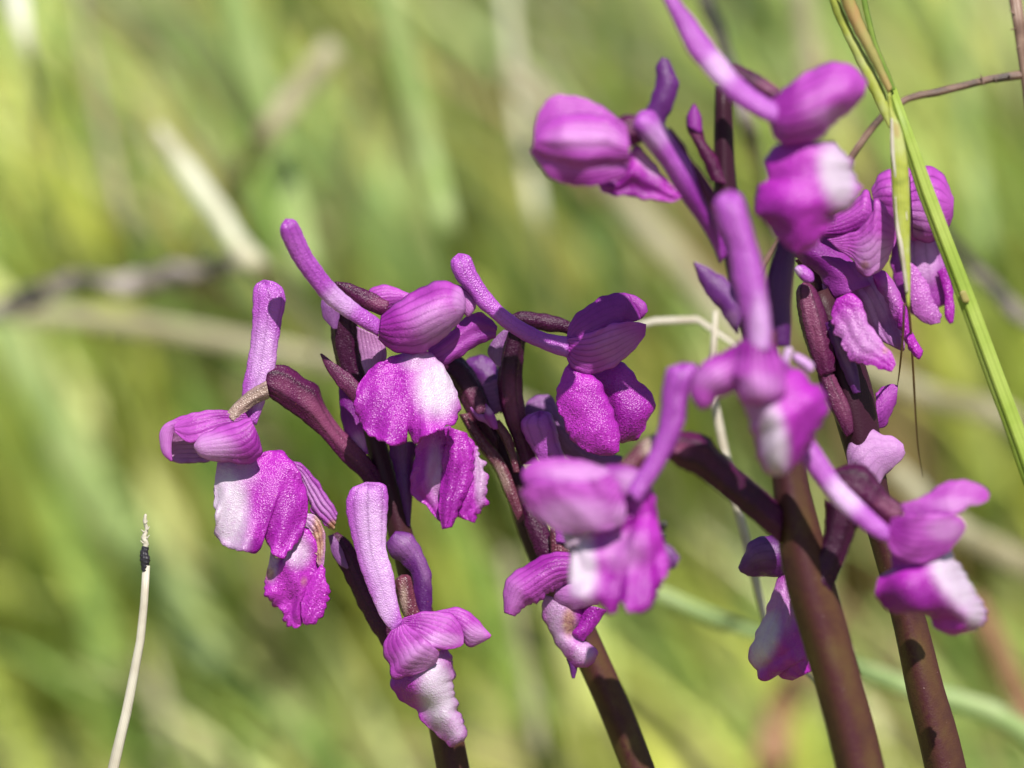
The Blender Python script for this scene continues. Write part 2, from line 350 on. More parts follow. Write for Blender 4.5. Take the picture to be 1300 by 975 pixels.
def stem(par, pts, d, deep=(), **kw):
    """orchid stem: traced part, then carried on down to the soil"""
    P = [(x, y, r, (q[0] if q else 0)) for x, y, r, *q in pts]
    x, y, r, q = P[-1]; x0, y0 = P[-2][0], P[-2][1]
    ext = []
    for i in range(1, 5):
        yy = y+i*330; ext.append((x+(x-x0)/(y-y0)*(330*i)*(.85**i), yy, r*1.05, q))
    # the soil is reached where the world height is zero
    P2 = P+ext; Q = np.array(P2, float); Wd = W(np.c_[Q[:, 0], Q[:, 1], Q[:, 3]+d])
    keep = [p for p, wv in zip(P2, Wd) if wv[2] > -0.5]
    SEED[0] += 1
    Qc = cat(np.array(keep), 60)
    g = np.gradient(Qc[:, :2], axis=0); g /= np.linalg.norm(g, axis=1)[:, None]; nr = np.stack([-g[:, 1], g[:, 0]], 1)
    A = np.c_[Qc[:, :2]+nr*Qc[:, 2:3], Qc[:, 3]]; B = np.c_[Qc[:, :2]-nr*Qc[:, 2:3], Qc[:, 3]]
    return fat(par, 'stem', [tuple(x) for x in A], [tuple(x) for x in B], d, 'stem', k=1, n=90, m=40, lump=.012, ribs=.055, rib_n=4, twist=.3, deep=deep)
def foot(x, y, d): p = W([x, y, d]); return (p[0], p[1], 0)

# ================================================================ plant A, left
GP = 'purple orchids flowering in the grass'
pa = thing('orchid_plant', 'leftmost purple orchid, in sharp focus, flowers with white-blotched lips and broad spurs', 'orchid', foot(640, 1500, .6), GP)
stem(pa, [(446, 420, 9), (462, 490, 11), (476, 560, 13), (498, 640, 14), (513, 695, 15), (545, 830, 18), (573, 965, 20)], .62, deep=[(470, 500, 90, 220)])
sheet(pa, 'bract', [(417, 680), (424, 705), (440, 735), (464, 784), (488, 822), (505, 845)], [(428, 676), (445, 690), (466, 730), (488, 770), (505, 805), (515, 835)], .45, 'ovary', bulge=.25, deep0=.3)
sheet(pa, 'bract', [(418, 680), (421, 698), (430, 715), (441, 722)], [(422, 679), (430, 690), (437, 706), (442, 721)], .36, 'dusk', bulge=.2, pale0=.35)
sheet(pa, 'bract', [(493, 562), (498, 585), (507, 620), (518, 668)], [(528, 560), (525, 590), (523, 620), (520, 668)], .55, 'dusk', bulge=.35, deep0=.3)
sheet(pa, 'bract', [(407, 449), (416, 470), (432, 492), (450, 512), (460, 535)], [(408, 449), (420, 458), (436, 470), (450, 480), (462, 500)], .15, 'ovary', bulge=.2, n=24, pale0=.12)
sheet(pa, 'bract', [(431, 488), (432, 515), (437, 545), (448, 562), (462, 578)], [(440, 492), (452, 520), (461, 548), (467, 576)], .5, 'petal', bulge=.2, deep=[(440, 515, 20, 30)], pale=[(455, 562, 10, 12, .6)])
# flower 1
f = fat(pa, 'flower', [(334, 468), (350, 464), (367, 467), (388, 482), (403, 490), (412, 513), (430, 540), (464, 575), (492, 612)],
        [(333, 494), (342, 503), (358, 514), (388, 536), (411, 557), (434, 585), (457, 606), (466, 622), (482, 650)], .1, 'ovary', k=.5, ribs=.05, rib_n=5, twist=.6, e=.5, pale=[(420, 540, 12, 60, .5, -42), (360, 490, 16, 14, .25)], cap=(.5, 0))
fat(f, 'column', [(338, 484), (318, 495), (300, 510), (285, 526)], [(342, 505), (326, 512), (312, 524), (303, 540)], .02, 'green_ovary', k=.8, ribs=.06, rib_n=7, pale0=.75, lump=.03)
fat(f, 'spur', [(327, 359), (322, 375), (322, 389), (320, 426), (315, 460), (309, 490), (308, 510), (312, 535)], [(345, 357), (360, 366), (364, 380), (359, 408), (353, 445), (350, 470), (341, 500), (326, 540)], .12, 'spur', k=.38, ribs=.05, rib_n=4, lump=.015, cap=(.35, 0), pale=[(335, 460, 18, 50, .5), (328, 500, 12, 20, .5)])
sheet(f, 'sepal', [(250, 524), (226, 531), (208, 541), (203, 556), (207, 575), (217, 585)], [(262, 548), (245, 545), (228, 543), (220, 550), (217, 568), (218, 585)], .1, 'sepal', bulge=.3, pale=[(212, 555, 14, 24, .35)])
sheet(f, 'petal', [(264, 548), (240, 546), (222, 548), (217, 560)], [(266, 586), (250, 588), (232, 588), (217, 585)], .32, 'sepal_pale', bulge=-.12, n=30)
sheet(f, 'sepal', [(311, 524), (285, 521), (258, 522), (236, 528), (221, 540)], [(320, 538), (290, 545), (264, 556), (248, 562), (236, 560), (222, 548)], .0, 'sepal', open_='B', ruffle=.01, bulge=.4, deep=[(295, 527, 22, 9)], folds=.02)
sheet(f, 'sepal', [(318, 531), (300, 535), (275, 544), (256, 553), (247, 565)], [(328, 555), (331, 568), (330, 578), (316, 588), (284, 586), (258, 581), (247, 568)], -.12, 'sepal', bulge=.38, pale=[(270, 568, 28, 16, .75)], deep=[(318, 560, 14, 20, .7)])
sheet(f, 'lip', [(276, 586), (300, 584), (325, 577), (342, 572), (360, 575), (374, 590), (385, 612), (390, 640), (389, 655)],
      [(272, 620), (272, 650), (275, 680), (283, 692), (301, 697), (317, 702), (330, 697), (332, 685), (337, 682), (344, 696), (352, 709), (369, 698), (381, 682), (388, 662)],
      .12, 'lip', bottom=True, bulge=.22, n=90, m=30, frill=1.4, pale=[(290, 645, 25, 60, 1.0, -4), (300, 600, 25, 20, .45)], deep=[(360, 660, 28, 32, .45), (318, 692, 16, 10, .8)], folds=.012, fold_k=1)
sheet(f, 'lip', [(372, 586), (383, 590), (397, 604), (415, 630), (428, 652)], [(384, 605), (391, 635), (399, 653), (413, 666), (424, 674)], .2, 'petal', bulge=.12, folds=.06, fold_k=4, pale=[(395, 625, 10, 45, .5, -40)], brown=[(422, 668, 6, 8)], frill=1.1)
sheet(f, 'lip', [(390, 652), (401, 655), (410, 670), (413, 690), (411, 718)], [(386, 665), (396, 678), (401, 700), (404, 718)], .16, 'lip', bulge=.1, folds=.05, frill=1.8, thick=.012, pale=[(400, 680, 30, 50, .5)], brown=[(404, 684, 8, 34, .9)], label='withered brown edge of the lip')
sheet(f, 'lip', [(344, 700), (352, 709), (369, 698), (386, 672), (398, 680), (404, 705), (402, 735), (390, 752), (384, 775), (384, 790)],
      [(339, 728), (336, 745), (341, 760), (352, 772), (361, 774), (360, 786), (366, 795), (376, 797), (382, 793)], .2, 'lip', bulge=.14, n=60, folds=.035, fold_k=2, frill=1.1, pale=[(378, 700, 16, 20, .7), (345, 712, 9, 24, .7)], brown=[(343, 728, 6, 9, .7), (385, 738, 4, 6, .5)])
sheet(f, 'lip', [(409, 716), (396, 733), (386, 752), (382, 772), (386, 792)], [(412, 722), (413, 738), (417, 756), (411, 776), (401, 790), (389, 793)], .14, 'lip', bulge=.22, n=50, frill=1.3, folds=.03, fold_k=2)
# flower 2
f = fat(pa, 'flower', [(426, 358), (421, 390), (422, 435), (434, 480), (446, 510), (458, 545)], [(450, 372), (453, 412), (455, 447), (464, 477), (474, 500), (484, 540)], .42, 'ovary', k=.7, ribs=.05, twist=.4, deep0=.6, e=.15)
sheet(f, 'bract', [(426, 358), (445, 361), (470, 371), (494, 384)], [(427, 361), (448, 384), (470, 394), (490, 402)], .12, 'ovary', bulge=.3, n=26, pale=[(480, 385, 14, 6, .35)])
sheet(f, 'bract', [(409, 381), (408, 392), (412, 404), (424, 418)], [(412, 380), (426, 385), (430, 400), (427, 418)], .3, 'dusk', bulge=.25, n=22, pale0=.3)
sheet(f, 'sepal', [(465, 374), (475, 365), (488, 362), (504, 367), (521, 374)], [(480, 392), (492, 392), (506, 388), (522, 380)], .32, 'sepal', bulge=.3, n=30)
sheet(f, 'petal', [(453, 414), (457, 448), (465, 478)], [(482, 428), (491, 450), (482, 470)], .3, 'sepal_pale', bulge=.15, n=26)
fat(f, 'spur', [(371, 276), (381, 290), (392, 315), (404, 334), (425, 361), (452, 385), (484, 407)], [(355, 284), (356, 301), (371, 331), (388, 355), (415, 387), (452, 412), (480, 428)], -.12, 'spur', s=-.55, k=.7, ribs=.04, rib_n=4, lump=.02, cap=(.7, 0), pale=[(430, 385, 20, 70, .6, 45)], deep=[(364, 285, 12, 16, .5)])
sheet(f, 'petal', [(543, 444), (572, 420), (602, 397), (620, 403), (631, 415)], [(552, 463), (566, 463), (590, 448), (613, 434), (629, 428)], .18, 'petal', bulge=.22, folds=.04, fold_k=2, deep=[(615, 418, 14, 14, .6)])
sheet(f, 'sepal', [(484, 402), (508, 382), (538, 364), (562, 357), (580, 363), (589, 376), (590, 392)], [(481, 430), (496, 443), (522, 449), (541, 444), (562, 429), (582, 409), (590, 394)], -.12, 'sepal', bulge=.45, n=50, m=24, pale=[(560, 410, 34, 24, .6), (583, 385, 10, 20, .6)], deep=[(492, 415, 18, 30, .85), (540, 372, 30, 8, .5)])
sheet(f, 'sepal', [(580, 362), (594, 368), (603, 380), (603, 391)], [(585, 378), (588, 392), (594, 402), (601, 394)], .05, 'sepal', bulge=.2, n=20, m=10, pale0=.4)
sheet(f, 'lip', [(468, 471), (488, 457), (510, 450), (543, 446), (562, 466), (571, 480)],
      [(455, 488), (451, 512), (457, 535), (468, 550), (482, 560), (503, 565), (515, 560), (519, 547), (526, 562), (539, 555), (556, 547), (572, 539), (584, 522), (580, 503), (573, 484)],
      -.02, 'lip', bottom=True, bulge=.32, n=100, m=34, frill=1.3, pale=[(556, 492, 27, 36), (540, 462, 28, 12, .6)], deep=[(470, 530, 30, 30, .5), (505, 552, 30, 10, .5)], prof=.6)
# flower 3, low behind
f = fat(pa, 'flower', [(540, 545), (552, 560), (560, 590)], [(570, 540), (576, 560), (575, 590)], .7, 'dusk', k=.5, n=14)
sheet(f, 'lip', [(531, 556), (524, 595), (521, 624), (540, 642), (556, 660)], [(572, 540), (567, 575), (567, 610), (565, 640), (563, 664)], .42, 'lip', bulge=.14, frill=1.8, n=60, folds=.045, fold_k=2, pale=[(552, 600, 10, 36, .45)])
sheet(f, 'lip', [(570, 542), (563, 580), (560, 615), (557, 645), (562, 672)], [(592, 550), (601, 590), (597, 615), (586, 640), (573, 669)], .34, 'lip', bulge=.3, frill=1.3, n=50, folds=.05, fold_k=2, deep=[(575, 630, 14, 50, .4)])
sheet(f, 'lip', [(588, 548), (597, 590), (586, 620), (577, 650), (588, 658)], [(600, 560), (613, 587), (618, 611), (616, 638), (605, 655), (602, 664)], .4, 'lip', bulge=.16, frill=1.8, n=60, folds=.05, fold_k=2, pale=[(610, 600, 8, 40, .6)])
# flower 4, lowest
f = fat(pa, 'flower', [(499, 733), (503, 752), (508, 772), (515, 786)], [(520, 726), (525, 750), (529, 768), (534, 780)], .18, 'green_ovary', k=.9, ribs=.07, rib_n=6, twist=.3, n=24, cap=(.9, 0), pale=[(512, 765, 5, 22, .7)])
sheet(f, 'bract', [(502, 675), (523, 679), (534, 698), (545, 722), (548, 745), (547, 779)], [(491, 689), (497, 706), (512, 716), (522, 728), (526, 750), (529, 779)], .3, 'dusk', bulge=.3, pale=[(515, 695, 18, 14, .3), (535, 715, 5, 30, .3, -20)], deep=[(540, 755, 20, 30, .7)])
fat(f, 'spur', [(450, 618), (441, 638), (444, 665), (450, 690), (458, 720), (472, 757), (485, 785), (499, 802)], [(482, 613), (494, 622), (494, 645), (492, 675), (492, 700), (500, 725), (505, 760), (512, 790)], -.05, 'spur', k=.3, ribs=.05, rib_n=4, lump=.015, cap=(.28, 0), pale=[(478, 690, 20, 70, .75, -10), (490, 760, 14, 36, .7)])
sheet(f, 'sepal', [(548, 778), (578, 772), (595, 777), (608, 790), (623, 807)], [(552, 790), (572, 795), (586, 812), (600, 820), (622, 809)], .06, 'sepal', bulge=.35, pale=[(603, 806, 14, 12, .6)])
sheet(f, 'sepal', [(512, 785), (540, 777), (566, 778), (580, 786), (587, 803), (588, 818)], [(505, 796), (528, 806), (544, 819), (556, 824), (571, 824), (585, 820)], -.04, 'sepal', open_='B', ruffle=.01, bulge=.4, pale=[(560, 812, 24, 8, .7)], deep=[(525, 790, 18, 10, .8)])
sheet(f, 'sepal', [(514, 792), (530, 803), (546, 817), (556, 828), (554, 840)], [(498, 800), (488, 816), (488, 830), (495, 846), (500, 861), (532, 854), (551, 843)], -.14, 'sepal', open_='A', ruffle=.01, bulge=.35, pale=[(535, 835, 24, 18, .6)], deep=[(498, 815, 12, 14, .6)])
sheet(f, 'lip', [(525, 845), (500, 858), (497, 874), (509, 888), (530, 903), (537, 918), (551, 929), (562, 938), (572, 948), (582, 942)], [(566, 822), (575, 844), (576, 874), (580, 897), (587, 912), (592, 930), (588, 941)], .12, 'lip', bulge=.45, n=70, m=26, peak=.6, frill=.9, pale=[(556, 880, 22, 50, 1, -12), (575, 920, 14, 24, .7, -20)], deep=[(512, 880, 16, 24, .6)])

# ================================================================ plant B, middle
pb = thing('orchid_plant', 'middle purple orchid, its top flower in shade, stem partly behind a blurred flower', 'orchid', foot(960, 1500, .9), GP)
stem(pb, [(600, 500, 11), (622, 545, 13), (652, 600, 15), (672, 660, 18), (700, 725, 19), (756, 845, 19), (810, 975, 20)], .9, deep=[(640, 590, 100, 260)])
fat(pb, 'bract', [(583, 526), (605, 566), (628, 596), (641, 627), (657, 662)], [(596, 524), (616, 556), (636, 580), (650, 607), (664, 650)], .6, 'green_ovary', k=.8, ribs=.06, pale=[(637, 605, 6, 20, .5, -25)], deep0=.3)
sheet(pb, 'bract', [(597, 517), (606, 526), (616, 528), (626, 541)], [(600, 523), (608, 533), (616, 536), (624, 543)], .45, 'petal', bulge=.3, n=22, m=10, pale0=.2)
sheet(pb, 'bract', [(616, 513), (622, 519), (628, 529), (632, 545)], [(618, 518), (616, 528), (622, 538), (627, 545)], .42, 'petal', bulge=.3, n=22, m=10, pale=[(622, 520, 5, 6, .8)])
fat(pb, 'bract', [(622, 536), (634, 552), (645, 575), (652, 600)], [(634, 533), (648, 552), (655, 575), (660, 600)], .55, 'green_ovary', k=.8, ribs=.05, deep0=.4)
sheet(pb, 'bract', [(664, 640), (668, 670), (682, 705), (694, 730)], [(672, 640), (690, 665), (704, 690), (712, 712)], .62, 'ovary', bulge=.3, deep0=.5)
# ovary and striped back flower
f = fat(pb, 'flower', [(562, 458), (575, 452), (590, 458), (605, 478), (619, 508), (632, 545)], [(556, 468), (568, 480), (580, 500), (596, 530), (612, 552), (632, 575)], .7, 'ovary', k=.7, ribs=.05, deep0=.7, pale=[(600, 510, 12, 20, .3, -30)])
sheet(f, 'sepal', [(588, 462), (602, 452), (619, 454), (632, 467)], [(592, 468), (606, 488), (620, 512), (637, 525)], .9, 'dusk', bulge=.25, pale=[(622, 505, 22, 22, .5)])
sheet(f, 'sepal', [(600, 490), (612, 488), (636, 480)], [(615, 508), (625, 525), (640, 522)], .82, 'sepal_pale', bulge=.1, n=24, deep0=.5)
# top flower
f = fat(pb, 'flower', [(642, 418), (638, 440), (633, 470), (633, 498), (640, 530), (650, 556), (660, 590)], [(668, 424), (665, 445), (663, 470), (663, 498), (667, 525), (672, 550), (684, 590)], .52, 'ovary', k=.8, ribs=.05, rib_n=5, twist=.5, pale=[(652, 510, 12, 28, .35)], deep=[(650, 440, 30, 30, .8)], e=.15)
sheet(f, 'bract', [(640, 419), (628, 430), (620, 444), (624, 456), (634, 466)], [(645, 420), (640, 435), (637, 450), (635, 465)], .4, 'dusk', bulge=.15, n=22, pale0=.35)
sheet(f, 'bract', [(650, 400), (664, 396), (689, 399), (712, 404), (724, 410)], [(654, 408), (676, 416), (692, 420), (712, 421), (722, 424)], .3, 'ovary', bulge=.35, deep0=.6)
fat(f, 'spur', [(588, 322), (598, 329), (606, 348), (622, 372), (638, 390), (652, 401), (671, 413), (696, 424), (722, 428)], [(577, 325), (571, 336), (578, 355), (595, 373), (606, 389), (618, 399), (641, 418), (666, 434), (698, 448), (722, 456)], -.02, 'spur', k=.7, ribs=.04, rib_n=4, lump=.018, cap=(.5, 0), deep=[(675, 425, 40, 25, .4)])
sheet(f, 'sepal', [(720, 428), (726, 406), (742, 392), (758, 381), (777, 373), (795, 374), (806, 388), (813, 403)], [(722, 434), (745, 427), (770, 416), (790, 410), (805, 408), (813, 405)], .0, 'petal', open_='B', ruffle=.01, bulge=.45, deep=[(770, 395, 60, 25, .45)])
sheet(f, 'sepal', [(795, 373), (809, 377), (818, 385), (822, 395)], [(803, 386), (808, 395), (812, 404), (817, 401)], .08, 'petal', bulge=.25, n=20, m=10)
sheet(f, 'sepal', [(721, 430), (745, 424), (772, 413), (795, 408), (808, 409), (820, 412)], [(718, 447), (726, 466), (742, 474), (757, 474), (779, 465), (791, 456), (809, 439), (819, 425)], -.04, 'sepal', open_='A', ruffle=.01, bulge=.4, pale=[(785, 440, 30, 22, .3)], deep=[(725, 450, 14, 20, .5)])
sheet(f, 'lip', [(726, 464), (745, 474), (770, 469), (788, 459), (808, 480), (825, 498), (832, 515)], [(740, 474), (755, 486), (768, 505), (777, 530), (784, 556), (796, 561), (803, 561), (812, 552), (822, 535), (831, 518)], .22, 'lip', bulge=.16, n=60, frill=.9, deep=[(780, 530, 40, 40, .5)])
sheet(f, 'lip', [(722, 462), (740, 470), (756, 480), (768, 498), (777, 520), (786, 548), (785, 573)], [(718, 468), (711, 486), (706, 506), (711, 524), (718, 540), (726, 556), (738, 569), (762, 578), (779, 577)], .02, 'lip', bulge=.25, n=80, m=28, frill=1.0, peak=.4, e=-.1)
# flower behind the blurred one, lower
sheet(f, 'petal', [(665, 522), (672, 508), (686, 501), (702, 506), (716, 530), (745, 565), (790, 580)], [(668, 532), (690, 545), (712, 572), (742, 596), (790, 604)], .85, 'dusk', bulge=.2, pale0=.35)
f = fat(pb, 'flower', [(699, 670), (698, 690), (699, 706)], [(715, 672), (721, 688), (727, 703)], .5, 'green_ovary', k=.8, n=14, ribs=.06)
fat(f, 'spur', [(672, 526), (662, 538), (667, 554), (678, 573), (692, 600), (704, 650), (706, 690)], [(698, 522), (707, 540), (712, 563), (718, 582), (722, 610), (728, 650), (730, 690)], .45, 'spur', k=.6, ribs=.05, rib_n=4, lump=.02, cap=(.4, 0), deep0=.15)
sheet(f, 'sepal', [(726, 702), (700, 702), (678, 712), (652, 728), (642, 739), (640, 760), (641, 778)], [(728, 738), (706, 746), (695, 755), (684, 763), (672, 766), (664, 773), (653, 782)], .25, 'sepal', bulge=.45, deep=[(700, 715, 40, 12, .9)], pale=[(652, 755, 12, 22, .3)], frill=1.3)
sheet(f, 'sepal', [(707, 744), (722, 733), (740, 735), (760, 745)], [(703, 760), (715, 771), (732, 773), (760, 766)], .32, 'petal', bulge=.3, pale0=.35, n=24)
sheet(f, 'lip', [(693, 756), (688, 775), (695, 793), (706, 815), (722, 838), (733, 846), (746, 846)], [(742, 768), (740, 785), (727, 803), (732, 811), (748, 818), (758, 829), (753, 841)], .42, 'lip', bulge=.35, n=50, pale=[(712, 790, 18, 40, .6, -15), (740, 828, 14, 14, .6, 0)], brown=[(722, 790, 8, 18, .8)], deep=[(700, 812, 12, 24, .4)])
sheet(f, 'lip', [(740, 766), (737, 790), (727, 804), (738, 813)], [(770, 774), (760, 789), (748, 804), (740, 814)], .38, 'lip', bulge=.3, n=30, deep0=.6)
sheet(f, 'lip', [(720, 836), (724, 848), (727, 861)], [(733, 843), (732, 850), (729, 861)], .45, 'dusk', bulge=.3, n=16, m=8)

# ================================================================ plant C, front right
pc = thing('orchid_plant', 'purple orchid on the thickest brown stem, nearest the camera, its flowers out of focus', 'orchid', foot(1180, 1480, -1.1), GP)
stem(pc, [(918, 110, 10), (919, 180, 12), (922, 250, 14), (938, 330, 17), (958, 410, 19), (978, 490, 19), (996, 570, 20), (1006, 630, 22), (1018, 690, 28), (1030, 745, 30), (1060, 850, 29), (1092, 975, 29)], -1.2, deep=[(950, 300, 120, 330)])
sheet(pc, 'bract', [(873, 160), (873, 148), (881, 133)], [(890, 170), (890, 150), (881, 133)], -1.3, 'petal', bulge=.3, n=16, m=10, deep0=.5)
sheet(pc, 'bract', [(881, 132), (872, 150), (875, 168), (886, 190), (903, 230)], [(882, 132), (890, 150), (894, 178), (908, 198), (925, 235)], -1.28, 'ovary', bulge=.3, pale=[(881, 155, 8, 22, .2)])
sheet(pc, 'bract', [(881, 333), (900, 341), (925, 358), (945, 385)], [(882, 335), (893, 366), (912, 390), (936, 424)], -1.35, 'dusk', bulge=.25, pale=[(930, 405, 8, 12, .5)])
fat(pc, 'bract', [(990, 298), (980, 331), (974, 360), (977, 400), (982, 440)], [(1012, 310), (1008, 340), (1004, 381), (1004, 410), (1003, 440)], -1.4, 'dusk', k=.8, ribs=.05, deep0=.8)
# flower with the long ovary to the left
f = fat(pc, 'flower', [(846, 556), (866, 549), (898, 555), (912, 572), (938, 596), (970, 622), (995, 645)], [(842, 576), (862, 592), (885, 603), (912, 624), (938, 645), (965, 668), (990, 690)], -1.75, 'ovary', k=.7, ribs=.06, rib_n=5, twist=.4, pale=[(866, 570, 10, 8, .5)], e=.5, deep=[(950, 630, 60, 40, .5)])
fat(f, 'column', [(832, 552), (814, 560), (795, 580), (775, 597)], [(842, 572), (825, 586), (812, 597), (797, 608)], -1.95, 'green_ovary', k=.8, ribs=.05, pale=[(828, 566, 14, 14)])
fat(f, 'spur', [(848, 466), (842, 492), (839, 530), (832, 558), (818, 588), (796, 622)], [(884, 460), (886, 475), (876, 502), (872, 532), (860, 562), (838, 602), (812, 640)], -2.35, 'spur', k=.75, lump=.01, cap=(.4, 0), deep=[(855, 520, 30, 60, .35)])
fat(f, 'column', [(768, 590), (790, 590), (812, 596), (832, 612)], [(776, 640), (796, 660), (812, 662), (828, 648)], -2.1, 'petal', k=.6, n=20, cap=(0, .8), pale=[(800, 610, 18, 14, .5), (795, 655, 14, 12, .8)])
sheet(f, 'petal', [(800, 600), (822, 612), (832, 640), (834, 672)], [(790, 660), (806, 676), (820, 690), (832, 694)], -2.15, 'lip', bulge=.2, n=30, m=16)
sheet(f, 'sepal', [(768, 594), (729, 583), (692, 583), (674, 588), (663, 600), (667, 614)], [(790, 618), (755, 618), (720, 619), (690, 618), (670, 616)], -2.3, 'sepal', open_='B', ruffle=.01, bulge=.4, pale=[(740, 600, 50, 10, .5)], m=22)
sheet(f, 'sepal', [(775, 602), (750, 611), (720, 614), (690, 612), (670, 616), (661, 625)], [(794, 640), (793, 662), (782, 670), (762, 675), (720, 677), (692, 665), (669, 642)], -2.4, 'sepal', open_='A', ruffle=.01, bulge=.38, m=24, pale=[(730, 655, 50, 22, .7), (785, 655, 12, 16, .6)])
sheet(f, 'petal', [(712, 670), (718, 690), (724, 708)], [(738, 672), (738, 690), (732, 705)], -1.9, 'lip', bulge=.1, n=16, m=10, pale0=.8)
sheet(f, 'lip', [(738, 680), (765, 674), (790, 664), (806, 646), (821, 616), (829, 640), (835, 675)],
      [(726, 707), (721, 732), (726, 757), (740, 762), (759, 767), (771, 777), (783, 777), (789, 766), (797, 775), (812, 778), (826, 771), (834, 752), (850, 723), (842, 712), (836, 695)], -2.2, 'lip', bottom=True, bulge=.22, n=90, m=30, frill=1.3, folds=.035, fold_k=2, pale=[(738, 720, 20, 45), (790, 700, 30, 26, .25)], deep=[(800, 750, 50, 20, .5)])
sheet(f, 'lip', [(835, 684), (848, 692), (863, 707)], [(834, 712), (846, 722), (858, 720)], -1.9, 'dusk', bulge=.2, n=20, m=10, pale0=.1)
# front centre flower
f = fat(pc, 'flower', [(960, 420), (962, 440), (965, 460)], [(985, 420), (985, 440), (984, 460)], -2.2, 'green_ovary', k=.9, n=12)
fat(f, 'spur', [(912, 246), (907, 262), (912, 287), (925, 317), (931, 358), (940, 395), (947, 420), (950, 445)], [(940, 243), (949, 264), (961, 308), (970, 340), (977, 382), (981, 416), (980, 445)], -2.75, 'spur', k=.8, cap=(.6, 0), pale=[(965, 415, 12, 40, .6)], lump=.01)
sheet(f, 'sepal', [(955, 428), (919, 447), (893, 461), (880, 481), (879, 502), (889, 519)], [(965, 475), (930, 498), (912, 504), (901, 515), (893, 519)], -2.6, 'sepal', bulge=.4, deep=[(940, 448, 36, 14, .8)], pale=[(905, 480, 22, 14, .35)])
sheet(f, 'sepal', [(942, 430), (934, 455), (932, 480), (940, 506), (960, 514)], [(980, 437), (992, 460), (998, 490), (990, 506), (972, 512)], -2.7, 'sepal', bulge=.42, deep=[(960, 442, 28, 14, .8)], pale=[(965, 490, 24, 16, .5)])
sheet(f, 'sepal', [(975, 440), (985, 452), (990, 480), (985, 505)], [(1000, 462), (1012, 480), (1015, 500), (1000, 515)], -2.45, 'petal', bulge=.3, n=26)
sheet(f, 'lip', [(942, 508), (952, 536), (958, 557), (968, 592), (979, 602), (995, 603)], [(1000, 468), (1016, 472), (1032, 488), (1051, 506), (1045, 530), (1035, 552), (1018, 580), (1002, 598)], -2.45, 'lip', bulge=.42, n=60, m=26, peak=.4, folds=.03, fold_k=2, pale=[(982, 560, 17, 48, 1, -8), (955, 525, 18, 22, .4)], deep=[(1030, 540, 18, 40, .6, 30)], frill=1.3)
fat(f, 'petal', [(997, 440), (993, 455), (992, 470)], [(1008, 441), (1003, 456), (999, 471)], -2.2, 'spur', k=.8, n=14, m=12, cap=(.8, .8), pale0=1)
fat(f, 'petal', [(1006, 446), (1020, 452), (1036, 464)], [(1006, 458), (1018, 466), (1030, 476)], -2.0, 'spur', k=.6, n=14, m=12, cap=(.8, .8), pale0=.6)
# top left flower, hood like a bud
f = fat(pc, 'flower', [(806, 152), (812, 142), (830, 142), (845, 162), (862, 186), (882, 212), (903, 251), (917, 285), (924, 322)], [(803, 163), (812, 174), (820, 184), (843, 213), (865, 251), (886, 280), (904, 310), (914, 335)], -1.8, 'spur', k=.9, ribs=.05, rib_n=4, e=.5, pale=[(840, 175, 16, 50, .65, 40)], deep=[(900, 270, 40, 60, .9)], mat_=0) if False else \
    fat(pc, 'flower', [(806, 152), (812, 142), (830, 142), (845, 162), (862, 186), (882, 212), (903, 251), (917, 285), (924, 322)], [(803, 163), (812, 174), (820, 184), (843, 213), (865, 251), (886, 280), (904, 310), (914, 335)], -1.8, 'spur', k=.9, ribs=.05, rib_n=4, e=.5, pale=[(835, 172, 14, 34, .45, 50)], deep=[(900, 270, 30, 60, .9, -30)])
sheet(f, 'bract', [(850, 162), (868, 184), (875, 200), (892, 222), (908, 248), (922, 290)], [(846, 172), (858, 190), (880, 222), (900, 260), (915, 300)], -1.6, 'ovary', bulge=.2)
sheet(f, 'petal', [(841, 73), (834, 85), (832, 111), (820, 142), (815, 160)], [(848, 76), (860, 104), (857, 125), (845, 152), (838, 170)], -1.45, 'dusk', bulge=.25, deep0=.35)
fat(f, 'column', [(778, 156), (793, 147), (815, 146)], [(790, 180), (800, 185), (818, 180)], -1.7, 'ovary', k=.8, n=14)
sheet(f, 'sepal', [(795, 160), (768, 139), (746, 127), (716, 121), (697, 126), (686, 141), (680, 160), (679, 175)], [(800, 185), (775, 170), (745, 160), (715, 158), (695, 162), (684, 172), (679, 180)], -1.85, 'sepal', open_='B', ruffle=.01, bulge=.35)
sheet(f, 'sepal', [(797, 172), (770, 150), (740, 145), (710, 148), (690, 158), (680, 172)], [(800, 205), (775, 210), (740, 214), (710, 210), (690, 200), (676, 190)], -2.05, 'sepal', bulge=.35, pale=[(745, 175, 45, 14, .5)], folds=.02)
sheet(f, 'sepal', [(798, 186), (770, 192), (740, 196), (710, 192), (685, 186), (673, 191)], [(800, 205), (793, 222), (776, 230), (746, 236), (725, 234), (703, 228), (688, 212), (674, 194)], -1.98, 'sepal', open_='A', ruffle=.01, bulge=.4, deep=[(720, 228, 50, 8, .5)], pale=[(760, 205, 30, 10, .35)])
sheet(f, 'lip', [(765, 234), (793, 222), (800, 195), (811, 186), (824, 201), (845, 227), (864, 250)], [(759, 234), (768, 246), (798, 249), (828, 254), (854, 256), (864, 252)], -1.6, 'lip', bulge=.12, folds=.05, fold_k=2, deep=[(800, 235, 40, 20, .9)], pale=[(822, 210, 8, 22, .4, -40)])
